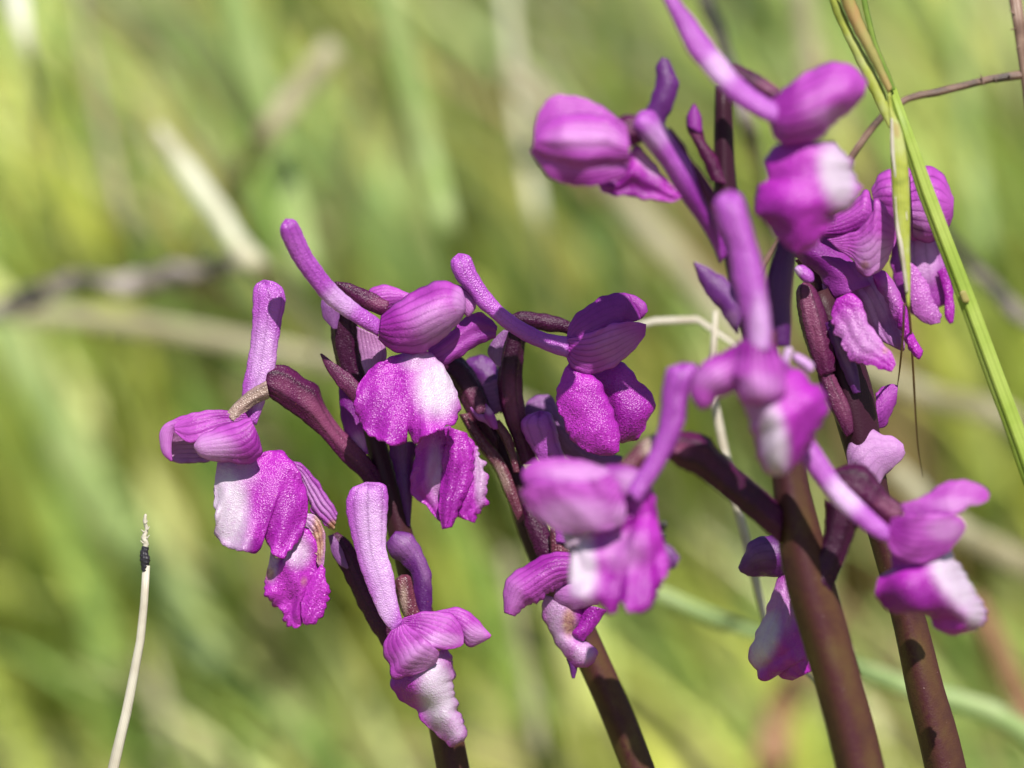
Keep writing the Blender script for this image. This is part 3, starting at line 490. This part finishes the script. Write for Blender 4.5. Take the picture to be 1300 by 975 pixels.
# top flower
f = fat(pc, 'flower', [(926, 79), (940, 84), (962, 94), (990, 112)], [(922, 96), (942, 106), (965, 122), (985, 138)], -1.75, 'ovary', k=.7, n=20, pale=[(975, 108, 16, 8, .3)], cap=(.8, 0))
fat(f, 'spur', [(856, -14), (862, 0), (882, 25), (901, 51), (922, 78), (940, 99), (963, 118), (992, 136)], [(836, -14), (842, 2), (855, 30), (871, 65), (889, 88), (910, 111), (931, 132), (958, 148), (984, 160)], -2.4, 'spur', k=.7, cap=(.6, 0), pale=[(915, 85, 20, 70, .65, 47)], deep=[(860, 20, 16, 22, .5)])
sheet(f, 'sepal', [(980, 128), (1002, 108), (1028, 90), (1051, 81), (1069, 80), (1086, 88), (1100, 104)], [(978, 157), (984, 175), (998, 184), (1016, 183), (1041, 175), (1051, 162), (1078, 141), (1096, 122)], -2.3, 'sepal', bulge=.42, n=50, m=24, pale=[(1055, 145, 30, 12, .4)], deep=[(1000, 130, 20, 30, .7)])
sheet(f, 'lip', [(985, 184), (971, 203), (974, 225), (963, 240), (958, 265), (973, 284), (988, 303), (1002, 316)], [(1058, 180), (1077, 203), (1091, 235), (1086, 257), (1068, 270), (1050, 290), (1038, 308), (1015, 322)], -2.1, 'lip', bulge=.3, n=60, m=28, pale=[(1063, 222, 22, 44, 1, -12)], deep=[(980, 280, 30, 30, .6)], frill=1.3)
# right flower
f = fat(pc, 'flower', [(1049, 634), (1049, 660), (1044, 690), (1024, 730), (1010, 760)], [(1090, 660), (1082, 682), (1072, 712), (1062, 737), (1050, 765)], -1.3, 'ovary', k=.6, ribs=.05, deep0=.7)
fat(f, 'column', [(1055, 598), (1080, 590), (1100, 594), (1113, 608), (1128, 628), (1150, 643)], [(1062, 616), (1080, 640), (1100, 655), (1115, 664), (1132, 672)], -1.45, 'ovary', k=.6, pale=[(1130, 645, 20, 10, .35, 40)])
fat(f, 'spur', [(1020, 545), (1034, 560), (1052, 587), (1069, 612), (1092, 635), (1115, 657), (1130, 670)], [(1010, 570), (1020, 592), (1046, 626), (1069, 652), (1092, 671), (1115, 686), (1128, 690)], -1.95, 'spur', k=.6, cap=(.4, 0), pale=[(1070, 630, 24, 70, .85, 45)])
sheet(f, 'sepal', [(1144, 640), (1171, 632), (1193, 617), (1213, 610), (1232, 612), (1248, 618), (1256, 628)], [(1148, 658), (1183, 656), (1212, 654), (1228, 643), (1242, 641), (1254, 635)], -1.8, 'sepal', open_='B', ruffle=.01, bulge=.4, pale=[(1215, 640, 30, 9, .5)], deep=[(1160, 648, 20, 10, .8)])
sheet(f, 'sepal', [(1131, 658), (1158, 654), (1188, 653), (1216, 656), (1226, 668)], [(1128, 678), (1131, 700), (1158, 715), (1188, 710), (1208, 695), (1223, 676)], -1.85, 'sepal', open_='A', ruffle=.01, bulge=.35, pale=[(1200, 672, 24, 14, .55)], deep=[(1140, 675, 16, 22, .7)])
sheet(f, 'lip', [(1131, 698), (1131, 724), (1116, 733), (1111, 750), (1119, 767), (1135, 777), (1158, 777), (1176, 780), (1188, 797), (1207, 806)], [(1200, 690), (1218, 718), (1237, 750), (1252, 778), (1248, 793), (1228, 802), (1214, 806)], -1.6, 'lip', bulge=.42, n=70, m=28, peak=.6, frill=.9, folds=.03, fold_k=2, pale=[(1212, 735, 22, 55, 1, -32), (1238, 775, 14, 22, .9)], deep=[(1150, 765, 50, 20, .7)])
# flower behind the stem
f = fat(pc, 'flower', [(985, 690), (1000, 700), (1020, 720)], [(985, 715), (1000, 722), (1015, 740)], -.2, 'ovary', k=.8, n=14)
sheet(f, 'sepal', [(1005, 680), (982, 681), (964, 682), (951, 692), (938, 721)], [(1005, 726), (989, 729), (970, 730), (952, 730), (940, 725)], -.2, 'dusk', bulge=.4, pale=[(965, 700, 20, 14, .3)])
sheet(f, 'petal', [(1000, 715), (975, 716), (950, 724)], [(1000, 732), (978, 732), (948, 731)], -.05, 'sepal_pale', bulge=.1, n=20, m=8)
sheet(f, 'lip', [(992, 726), (982, 750), (972, 780), (958, 810), (951, 830), (955, 846), (963, 851), (964, 862), (978, 863), (982, 851), (992, 860), (1006, 863)], [(1018, 726), (1020, 760), (1024, 800), (1030, 830), (1030, 852)], -.15, 'lip', bulge=.4, n=70, m=24, frill=1.3, pale=[(972, 810, 16, 38, 1, 22), (990, 770, 22, 34, .35)], folds=.03)

# ================================================================ plant D, right, behind
pd = thing('orchid_plant', 'purple orchid rightmost and behind the thick stemmed one, flowers tucked beside the hanging green spikelet', 'orchid', foot(1300, 1480, .1), GP)
stem(pd, [(1040, 370, 15), (1062, 430, 22), (1080, 500, 27), (1098, 580, 22), (1116, 660, 18), (1136, 730, 18), (1152, 780, 20), (1176, 880, 23), (1200, 975, 25)], -.1, deep=[(1080, 500, 80, 200)])
fat(pd, 'bract', [(1010, 360), (1014, 400), (1026, 445), (1040, 480)], [(1030, 356), (1046, 392), (1056, 430), (1062, 470)], -.3, 'ovary', cap=(1, 0), pale=[(1030, 400, 12, 50, .45, -15)], k=.8, ribs=.06, rib_n=5, deep0=.2)
fat(pd, 'bract', [(1036, 470), (1046, 500), (1060, 530), (1074, 556)], [(1052, 462), (1066, 490), (1080, 520), (1084, 548)], -.3, 'ovary', cap=(1, 0), k=.7, pale=[(1064, 500, 10, 40, .35, -20)])
sheet(pd, 'bract', [(1048, 410), (1058, 440), (1070, 470), (1084, 500)], [(1058, 406), (1074, 430), (1086, 460), (1092, 498)], -.35, 'dusk', bulge=.3, pale=[(1068, 440, 4, 40, .5, -20)])
sheet(pd, 'bract', [(1112, 500), (1124, 489), (1140, 490)], [(1112, 546), (1123, 540), (1137, 512)], .15, 'petal', bulge=.2, n=22)
f = fat(pd, 'flower', [(1108, 600), (1112, 620), (1118, 640)], [(1120, 598), (1126, 616), (1130, 640)], .1, 'dusk', k=.8, n=12)
sheet(f, 'spur', [(1079, 592), (1078, 570), (1088, 552), (1104, 546), (1118, 553), (1132, 556), (1145, 566)], [(1090, 597), (1102, 604), (1112, 621), (1120, 604), (1132, 593), (1142, 583), (1147, 574)], -.2, 'petal', bulge=.25, pale0=.7, margin=.2, rough_d=.006, thick=.05)
# upper flower with the bright lip
f = fat(pd, 'flower', [(1010, 330), (1025, 350), (1035, 375), (1045, 400)], [(1040, 318), (1058, 340), (1066, 370), (1068, 400)], .1, 'ovary', k=.7)
fat(f, 'column', [(1006, 340), (1014, 352), (1022, 360)], [(1018, 334), (1032, 346), (1034, 360)], -.5, 'spur', k=.8, n=14, m=12, cap=(.6, .6), pale=[(1008, 345, 8, 8)])
sheet(f, 'petal', [(995, 295), (1005, 322), (1036, 345), (1060, 378)], [(1045, 285), (1062, 312), (1086, 335), (1106, 362)], -.15, 'petal', bulge=.3, deep=[(1020, 330, 50, 30, .7)])
sheet(f, 'sepal', [(1044, 281), (1068, 268), (1091, 250), (1100, 242), (1108, 256), (1110, 275)], [(1047, 300), (1065, 302), (1085, 300), (1100, 292), (1109, 278)], -.3, 'sepal', bulge=.35, deep=[(1075, 290, 30, 16, .7)])
sheet(f, 'sepal', [(1050, 304), (1068, 300), (1092, 290), (1108, 268), (1113, 253), (1133, 277), (1138, 300)], [(1064, 316), (1082, 328), (1091, 344), (1102, 352), (1115, 344), (1128, 328), (1137, 305)], -.42, 'sepal', open_='A', ruffle=.02, bulge=.3, pale=[(1110, 325, 22, 24, .65)], brown=[(1098, 336, 5, 5, .6)])
sheet(f, 'lip', [(1058, 345), (1080, 375), (1092, 390), (1105, 418), (1122, 433), (1128, 428)], [(1105, 348), (1128, 362), (1142, 400), (1148, 425), (1146, 445), (1138, 436)], .0, 'petal', bulge=.14, pale0=.35, deep=[(1130, 425, 18, 20, .7)], pale=[(1112, 388, 18, 30, .7)], n=60, frill=1.4, folds=.02)
sheet(f, 'lip', [(1062, 380), (1078, 374), (1092, 380), (1101, 407), (1119, 433), (1132, 450), (1137, 463)], [(1057, 392), (1057, 411), (1068, 433), (1080, 458), (1096, 460), (1111, 465), (1132, 472)], -.45, 'lip', bulge=.1, e=-.2, frill=1.6, folds=.012, n=60, pale=[(1095, 425, 40, 30, .3)], brown=[(1124, 445, 4, 4, .5)])
sheet(f, 'lip', [(1106, 345), (1124, 346), (1137, 364), (1152, 398), (1156, 420), (1171, 446)], [(1111, 359), (1128, 386), (1142, 415), (1152, 439), (1165, 456), (1170, 450)], -.2, 'lip', bulge=.3, frill=1.3, n=50, pale=[(1130, 380, 12, 30, .2)])
sheet(f, 'petal', [(1044, 360), (1048, 385), (1056, 408)], [(1056, 362), (1060, 385), (1059, 404)], -.1, 'petal', bulge=.2, n=20, m=8, pale0=.3)
# back flower on the right
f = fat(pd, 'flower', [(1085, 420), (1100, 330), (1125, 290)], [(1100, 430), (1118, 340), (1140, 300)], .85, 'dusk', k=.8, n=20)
sheet(f, 'sepal', [(1107, 240), (1118, 221), (1140, 214), (1160, 216), (1175, 225)], [(1112, 268), (1128, 292), (1148, 304), (1166, 304), (1176, 296)], .6, 'sepal', bulge=.35)
sheet(f, 'sepal', [(1155, 222), (1172, 212), (1190, 215), (1200, 228), (1210, 252)], [(1160, 300), (1175, 308), (1190, 304), (1202, 292), (1209, 274)], .5, 'sepal', bulge=.38, pale=[(1165, 280, 14, 20, .4)])
sheet(f, 'lip', [(1133, 300), (1132, 340), (1140, 372), (1156, 396), (1176, 398)], [(1198, 298), (1206, 325), (1210, 350), (1207, 380), (1194, 388)], .8, 'petal', bulge=.2, pale=[(1170, 330, 24, 30, .7)])
sheet(f, 'lip', [(1148, 332), (1151, 360), (1158, 390), (1166, 405), (1182, 412)], [(1158, 335), (1173, 354), (1182, 375), (1193, 398), (1193, 410)], .55, 'lip', bulge=.18, pale0=.2, frill=1.0)
sheet(f, 'lip', [(1190, 345), (1199, 372), (1200, 400), (1206, 411)], [(1205, 335), (1209, 372), (1211, 397), (1209, 410)], .65, 'lip', bulge=.25, n=30, m=12)


# ================================================================ single stalks and grasses
def lone(name, label, cat_, pts, d, mat, down=True, group=None, k=.8, parts=False, far=False, **kw):
    """one stalk: (x, y, radius px[, depth]); carried down out of the picture to the soil when down is set"""
    P = [tuple(p)+((0,) if len(p) < 4 else ()) for p in pts]
    if down:
        x, y, r, q = P[-1]; x0, y0, _, q0 = P[-2]; sx = (x-x0)/max(y-y0, 1); sx = max(-1.2, min(1.2, sx))
        for i in range(1, 14):
            yy = y+i*240; p = (x+sx*240*i*(.88**i), yy, r*(.38 if far else 1), q+(12*i if far else 0)); P.append(p)
            if W([p[0], p[1], p[3]+d])[2] < 0: break
    if parts: return P
    o = tube(None, name, P, d, k=k, mat=mat, m=12, **kw)
    return tag(o, label, cat_, group)
# bleached stalk, lower left, sharp
st = thing('dry_stalk', 'sharp bleached dead stalk with a black band near its frayed tip, lower left', 'dry stalk', foot(100, 1500, .1))
lone_pts = lone('x', '', '', [(186, 718, 4.6), (183, 770, 5.2), (174, 840, 5.8), (160, 905, 6.4), (144, 975, 7)], .1, 'straw', parts=True)
tube(st, 'stalk', lone_pts, .1, mat='straw', lump=.08, m=14)
tube(st, 'charred_band', [(185, 694, 4.4), (183, 702, 5.2), (184, 710, 6.6), (184, 716, 5.4), (184, 726, 4.2)], .1, mat='charred', lump=.1, m=14)
tube(st, 'frayed_tip', [(185, 652, 1.6), (184, 662, 2.6), (186, 672, 2.2), (183, 682, 3.6), (185, 690, 4), (184, 697, 3.4)], .1, mat='straw', lump=.12, m=12, cap=(1, 0))
for x0, y0, x1, y1 in ((184, 665, 188, 661), (183, 676, 179, 672), (186, 684, 190, 679), (187, 673, 190, 668), (182, 690, 178, 686)):
    tube(st, 'fibre', [(x0, y0, 1.1), (x1, y1, .5)], .08, mat='straw', m=6, n=6)
# green grass culm crossing in front, upper right
gs = thing('wild_grass', 'sharp green grass culm with folded blades and a hanging spikelet, crossing the upper right corner', 'grass', foot(1700, 1500, -.6))
c = lone('x', '', '', [(1132, 112, 6), (1147, 140, 8), (1158, 180, 10), (1180, 258, 10), (1205, 320, 10), (1230, 385, 10.5), (1250, 440, 11), (1280, 520, 11.5), (1312, 610, 12)], -.6, 'x', parts=True)
tube(gs, 'culm', c, -.6, mat='blade_culm', m=36, ribs=.13, rib_n=5, k=.7)
fat(gs, 'node', [(1217, 370), (1220, 378), (1223, 386)], [(1225, 367), (1229, 376), (1232, 384)], -.68, 'blade_rust', k=.5, n=10, cap=(.7, .7))
sheet(gs, 'blade', [(1050, -12), (1060, 18), (1070, 40), (1087, 76), (1106, 117), (1118, 142), (1129, 162)], [(1060, -12), (1072, 18), (1084, 44), (1100, 72), (1116, 102), (1126, 128), (1130, 160)], -.62, 'blade_lime', bulge=.3, thick=.02, m=10)
sheet(gs, 'blade', [(1064, -12), (1078, 24), (1096, 58), (1112, 88), (1128, 118)], [(1080, -12), (1094, 24), (1108, 56), (1120, 84), (1132, 112)], -.7, 'blade_rust', bulge=.35, thick=.02, m=10)
sheet(gs, 'blade', [(1092, -12), (1098, 20), (1108, 56), (1124, 96), (1132, 116)], [(1097, -12), (1104, 20), (1113, 56), (1128, 92), (1136, 114)], -.66, 'blade_green', bulge=.3, thick=.02, m=8)
fat(gs, 'spikelet', [(1127, 118), (1128, 138), (1130, 160), (1130, 190), (1132, 230), (1135, 275), (1141, 318), (1146, 345), (1152, 392)], [(1131, 117), (1133, 138), (1142, 158), (1148, 180), (1153, 215), (1155, 262), (1155, 318), (1156, 345), (1155, 392)], -.85, 'blade_lime', k=.6, n=50, m=16, cap=(0, 1.2), ribs=.04, rib_n=4)
sheet(gs, 'glume', [(1131, 150), (1131, 190), (1137, 230), (1146, 262), (1151, 280)], [(1133, 150), (1136, 188), (1143, 228), (1150, 260), (1152, 280)], -.88, 'straw', bulge=.2, thick=.01, m=8)
sheet(gs, 'glume', [(1136, 250), (1138, 290), (1143, 320), (1150, 372)], [(1138, 250), (1142, 290), (1147, 316), (1153, 370)], -.88, 'straw', bulge=.2, thick=.01, m=8)
tube(gs, 'awn', [(1148, 385, 1.6), (1146, 430, 1.5, .5), (1142, 470, 1.1, 1.0), (1139, 492, .5, 1.2)], -.85, mat='rust_blur', m=8)
tube(gs, 'awn', [(1153, 385, 1.8), (1157, 430, 1.6, .7), (1161, 500, 1.4, 1.3), (1165, 565, 1.0, 1.6), (1172, 612, .4, 1.8)], -.85, mat='rust_blur', m=8)
# brown twig across the upper right, forked
tw = thing('twig', 'thin brown forked twig reaching in from the upper right edge behind the green culm', 'twig', foot(1500, 1500, 1.3))
tube(tw, 'branch', [(1420, 84, 6), (1330, 92, 6), (1296, 95, 5.6), (1250, 102, 5), (1200, 115, 5), (1150, 126, 4.6), (1118, 150, 4.6), (1090, 186, 4.6), (1060, 228, 4.6), (1010, 280, 4), (976, 325, 4), (950, 380, 4), (940, 430, 4)], .9, mat='twig', m=12, lump=.05)
tube(tw, 'branch', [(1286, -20, 8), (1292, 30, 8), (1301, 80, 8), (1330, 300, 9), (1400, 900, 10), (1460, 1500, 11), (1490, 2000, 12)], .9, mat='twig', m=12, lump=.06)
for x, y, dx, dy in ((1288, 18, -7, -6), (1290, 36, -8, 2), (1262, 99, 4, 7), (1247, 101, -3, -7), (1248, 104, 2, 6), (1281, 95, 3, 7), (1295, 58, -6, 5)):
    tube(tw, 'thorn', [(x, y, 1.3), (x+dx, y+dy, .4)], .85, mat='twig', m=6, n=5)
# thin pale stalks between the orchids
lone('dry_stalk', 'slim jointed straw-coloured stalk hanging behind the thick brown orchid stem', 'dry stalk', [(908, 395, 3), (912, 440, 5.5), (906, 490, 5.5), (909, 540, 6), (914, 556, 2.5), (918, 575, 2.5), (926, 600, 5.5), (942, 655, 6), (955, 720, 6), (966, 790, 5), (985, 815, 3), (1010, 835, 3), (1052, 875, 3), (1088, 965, 3)], 2.0, 'straw')
lone('dry_stalk', 'short straw-coloured stalk pointing left from behind the front flower spur', 'dry stalk', [(780, 421, 4), (820, 415, 5), (860, 409, 5), (900, 402, 5), (930, 425, 3), (985, 545, 3), (1012, 660, 3), (1052, 830, 4), (1090, 975, 4)], 2.4, 'straw')
lone('wild_grass', 'blurred mint green grass stem slanting down behind the two brown stems', 'grass', [(740, 700, 7), (800, 735, 9), (840, 756, 10), (900, 782, 10), (960, 806, 6), (1090, 850, 13), (1150, 872, 14), (1220, 898, 14), (1310, 935, 15)], 6.5, 'stalk_mint')
# blurred stalks further back
GB = 'out of focus stalks in the background'
B_ = [
 ('dry_stalk', 'thick bleached blurred stalk slanting above the leftmost flower spur', 'dry stalk', [(200, 160, 5), (218, 188, 9), (240, 222, 14), (265, 255, 15), (290, 290, 11), (312, 325, 11), (338, 352, 14)], 9.5, 'straw_seed'),
 ('wild_grass', 'wide blurred sage green stem entering at the top edge left of centre', 'grass', [(280, -60, 20), (310, 50, 22), (335, 140, 20), (362, 230, 18), (400, 400, 18)], 14, 'stalk_sage'),
 ('dry_stalk', 'pale grey-green blurred blade crossing the sage stem as a vee', 'dry stalk', [(425, 55, 14), (395, 95, 16), (360, 140, 16), (325, 190, 13)], 13, 'straw_far'),
 ('twig', 'blurred dark and grey knobbly twig lying across at the left edge', 'twig', [(-40, 405, 10), (20, 385, 14), (60, 370, 15), (105, 355, 11), (150, 365, 14), (200, 352, 16), (250, 345, 12), (300, 332, 11), (330, 322, 8)], 10, 'twig_grey'),
 ('dry_stalk', 'long pale blurred stalk running level behind the leftmost flower', 'dry stalk', [(-60, 392, 11), (60, 400, 12), (150, 410, 13), (250, 425, 13), (350, 445, 13), (450, 468, 12), (560, 498, 12), (700, 540, 12)], 13, 'straw_far'),
 ('dry_stalk', 'broad beige blurred band between the bud-like flower and the centre', 'dry stalk', [(640, 85, 15), (680, 120, 17), (740, 190, 18), (800, 260, 19), (850, 320, 18), (900, 380, 16), (1000, 500, 15)], 15, 'straw_far'),
 ('wild_grass', 'pale green blurred stem with brown node at the top centre', 'grass', [(480, -60, 13), (498, 20, 14), (515, 90, 17), (545, 200, 15), (575, 330, 14)], 13, 'stalk_sage'),
 ('dry_stalk', 'white blurred stalk tip at the top left corner', 'dry stalk', [(12, -40, 12), (20, 0, 13), (28, 38, 9), (40, 90, 6)], 11, 'straw_white'),
 ('dry_stalk', 'pale blurred stalk low at the right edge behind the rightmost flower', 'dry stalk', [(1130, 590, 12), (1200, 660, 15), (1260, 700, 17), (1320, 732, 18)], 10, 'straw_far'),
 ('dry_stalk', 'pale blurred stalk above the rightmost flower running to the right edge', 'dry stalk', [(1060, 440, 12), (1130, 480, 14), (1200, 510, 14), (1310, 552, 15)], 12, 'straw_far'),
 ('twig', 'blurred brown twig with dark joint right of the green culm', 'twig', [(1160, 240, 6), (1210, 310, 9), (1245, 350, 10), (1262, 370, 11), (1300, 405, 9), (1340, 440, 8)], 8, 'twig_grey'),
 ('wild_grass', 'rust brown blurred stem at the lower right corner', 'grass', [(1235, 760, 12), (1270, 830, 14), (1300, 900, 15), (1330, 960, 15)], 10, 'rust_blur'),
 ('wild_grass', 'rust brown blurred patch of stem between the middle and thick stems', 'grass', [(1050, 780, 16), (1010, 860, 18), (985, 930, 20), (975, 1000, 20)], 16, 'rust_blur'),
 ('wild_grass', 'broad mid green blurred blade beside the lowest left flower', 'grass', [(560, 640, 18), (610, 740, 22), (650, 830, 24), (690, 960, 24)], 16, 'blade_green'),
 ('wild_grass', 'broad pale green blurred blade at the left edge', 'grass', [(-10, 400, 24), (60, 520, 28), (130, 640, 30), (220, 760, 32), (290, 900, 34)], 22, 'stalk_sage'),
 ('wild_grass', 'dull olive blurred blade left of the top flower spur', 'grass', [(880, -40, 9), (905, 30, 9), (930, 90, 8), (960, 200, 8)], 6, 'twig_grey'),
 ('dry_stalk', 'pinkish blurred vertical stalk just right of the top flower', 'dry stalk', [(1010, -40, 12), (1022, 20, 13), (1030, 80, 13), (1040, 200, 13)], 14, 'straw_far'),

 ('dry_stalk', 'thin pale upright blurred straw near the top left corner, right of the white tip', 'dry stalk', [(95, -40, 5), (110, 60, 6), (130, 160, 6), (170, 330, 6)], 15, 'straw_far'),
 ('dry_stalk', 'thin pale upright blurred straw at the top, left of the bud-like flower', 'dry stalk', [(640, -40, 6), (650, 60, 7), (662, 160, 7), (690, 320, 7)], 16, 'straw_seed'),
 ('wild_grass', 'narrow bright upright blurred blade right of the green culm', 'grass', [(1215, -40, 9), (1222, 80, 11), (1236, 220, 11), (1260, 360, 11)], 18, 'stalk_sage'),
 ('dry_stalk', 'thin beige blurred straw low between the two left stems', 'dry stalk', [(640, 700, 6), (655, 780, 7), (672, 870, 7), (690, 990, 7)], 13, 'straw_far'),
]
for nm, lb, ct, pts, d, mt in B_:
    lone(nm, lb, ct, pts, d*1.2, mt, down=pts[-1][1] > pts[0][1], far=True, k=.7, lump=.14 if mt == 'twig_grey' else .05)
# small dark insect on the front flower
ins = thing('insect', 'tiny black insect clinging to the right edge of the blurred middle flower', 'insect', tuple(W([842, 675, -1.85])))
fat(ins, 'abdomen', [(836, 676), (837, 684), (840, 692)], [(843, 674), (845, 682), (842, 692)], -1.9, 'insect', k=.9, n=12, m=12, cap=(.8, .8))
fat(ins, 'head', [(838, 662), (837, 668), (839, 675)], [(846, 660), (847, 667), (843, 675)], -1.9, 'insect', k=.9, n=12, m=12, cap=(.8, .8))
for x, y, x1, y1 in ((844, 668, 849, 666), (844, 676, 848, 679), (843, 685, 847, 688)):
    tube(ins, 'leg', [(x, y, .8), (x1, y1, .5)], -1.9, mat='insect', m=6, n=5)

# ================================================================ ground and meadow
gm = bpy.data.meshes.new('ground'); S = 15000
nx = 81; gx = np.sign(np.linspace(-1, 1, nx))*np.abs(np.linspace(-1, 1, nx))**4*S
GX, GY = np.meshgrid(gx, gx); GZ = -0.6+0.5*np.sin(GX*.05)*np.cos(GY*.043)*(np.abs(GX) < 900)*(np.abs(GY) < 900)
V = np.stack([GX.ravel(), GY.ravel(), GZ.ravel()], 1)
gm.from_pydata(V.tolist(), [], [(i*nx+j, i*nx+j+1, (i+1)*nx+j+1, (i+1)*nx+j) for i in range(nx-1) for j in range(nx-1)])
gm.materials.append(M['ground']); go = bpy.data.objects.new('ground', gm); COL.objects.link(go); go['kind'] = 'structure'

PALETTE = 1.2*np.array([(.46, .53, .11), (.30, .44, .12), (.34, .34, .08), (.52, .60, .24), (.18, .32, .08), (.58, .50, .32), (.28, .20, .11)])
def meadow(name, X, Y, H, Wd, lean, probs, label):
    n = len(X); seg = 5; r = rng; probs = np.array(probs)/sum(probs)
    ang = r.normal(math.pi, .9, n)                    # most blades lean to the left, as after wind
    bend = H*lean*r.uniform(.3, 1.3, n); face = r.uniform(0, math.pi, n)
    s = np.linspace(0, 1, seg)
    cx = X[:, None]+np.cos(ang)[:, None]*bend[:, None]*s**1.7; cy = Y[:, None]+np.sin(ang)[:, None]*bend[:, None]*s**1.7
    cz = -0.6+H[:, None]*(s-.25*lean*s**2.5)
    wd = Wd[:, None]*(1-.9*s**1.6)*.5
    ox, oy = np.cos(face)[:, None]*wd, np.sin(face)[:, None]*wd
    Vt = np.zeros((n, seg, 2, 3)); Vt[..., 0, 0] = cx-ox; Vt[..., 1, 0] = cx+ox; Vt[..., 0, 1] = cy-oy; Vt[..., 1, 1] = cy+oy
    Vt[..., 2] = cz[..., None]
    nv = n*seg*2; me = bpy.data.meshes.new(name)
    b = (np.arange(n)*seg*2)[:, None, None]; q = (np.arange(seg-1)*2)[None, :, None]
    Fq = (b+q+np.array([0, 1, 3, 2])[None, None]).reshape(-1, 4)
    me.vertices.add(nv); me.vertices.foreach_set('co', Vt.astype(np.float32).ravel())
    nf = len(Fq); me.loops.add(nf*4); me.loops.foreach_set('vertex_index', Fq.astype(np.int32).ravel())
    me.polygons.add(nf); me.polygons.foreach_set('loop_start', (np.arange(nf)*4).astype(np.int32)); me.polygons.foreach_set('loop_total', np.full(nf, 4, np.int32))
    me.update(calc_edges=True)
    # colour drifts in clumps
    cl = np.sin(X*.11+Y*.05+1)+np.sin(X*.23-Y*.09+2)+.6*np.sin(X*.41+Y*.31)
    fld = np.sin(X*.55+Y*.09+1)+np.sin(X*.93-Y*.13+4)+.7*np.sin(X*.27+Y*.21)+r.normal(0, .8, n)
    rk = np.argsort(np.argsort(fld))/n; idx = np.searchsorted(np.cumsum(probs), rk).clip(0, len(PALETTE)-1)
    colr = PALETTE[idx]*(1+.18*cl[:, None]*np.array([1, .8, .4]))*r.uniform(.4, 1.5, n)[:, None]
    ca = me.color_attributes.new('tint', 'FLOAT_COLOR', 'POINT'); c4 = np.ones((n, seg*2, 4), np.float32); c4[..., :3] = np.clip(colr, 0, 1)[:, None]
    ca.data.foreach_set('color', c4.ravel())
    me.materials.append(M['grass']); me.polygons.foreach_set('use_smooth', [True]*nf)
    o = bpy.data.objects.new(name, me); COL.objects.link(o); o['kind'] = 'stuff'; o['label'] = label; o['category'] = 'grass'
    return o
def scatter(n, y0, y1, x0, spread):
    Y = rng.uniform(y0, y1, n); X = rng.uniform(-1, 1, n)*(x0+spread*(Y-y0)); return X, Y
pr = [.24, .20, .16, .12, .12, .10, .06]
X, Y = scatter(2600, 28, 75, 34, .5); meadow('meadow_grass', X, Y, rng.uniform(7, 19, len(X)), rng.uniform(.4, 1.2, len(X)), .6, pr, 'yellow-green meadow grass standing out of focus behind the orchids')
X, Y = scatter(9000, 70, 260, 60, .5); meadow('meadow_grass', X, Y, rng.uniform(9, 24, len(X)), rng.uniform(.8, 1.9, len(X)), .6, pr, 'far olive and green meadow grass closing the view behind')
X, Y = scatter(4200, -30, 36, 40, 0); k = (np.abs(X) > 1); meadow('low_grass', X[k], Y[k], rng.uniform(2.5, 6.5, k.sum()), rng.uniform(.25, .5, k.sum()), .9, [.34, .24, .06, .16, .06, .12, .02], 'short grass growing round the orchid stems below the view')
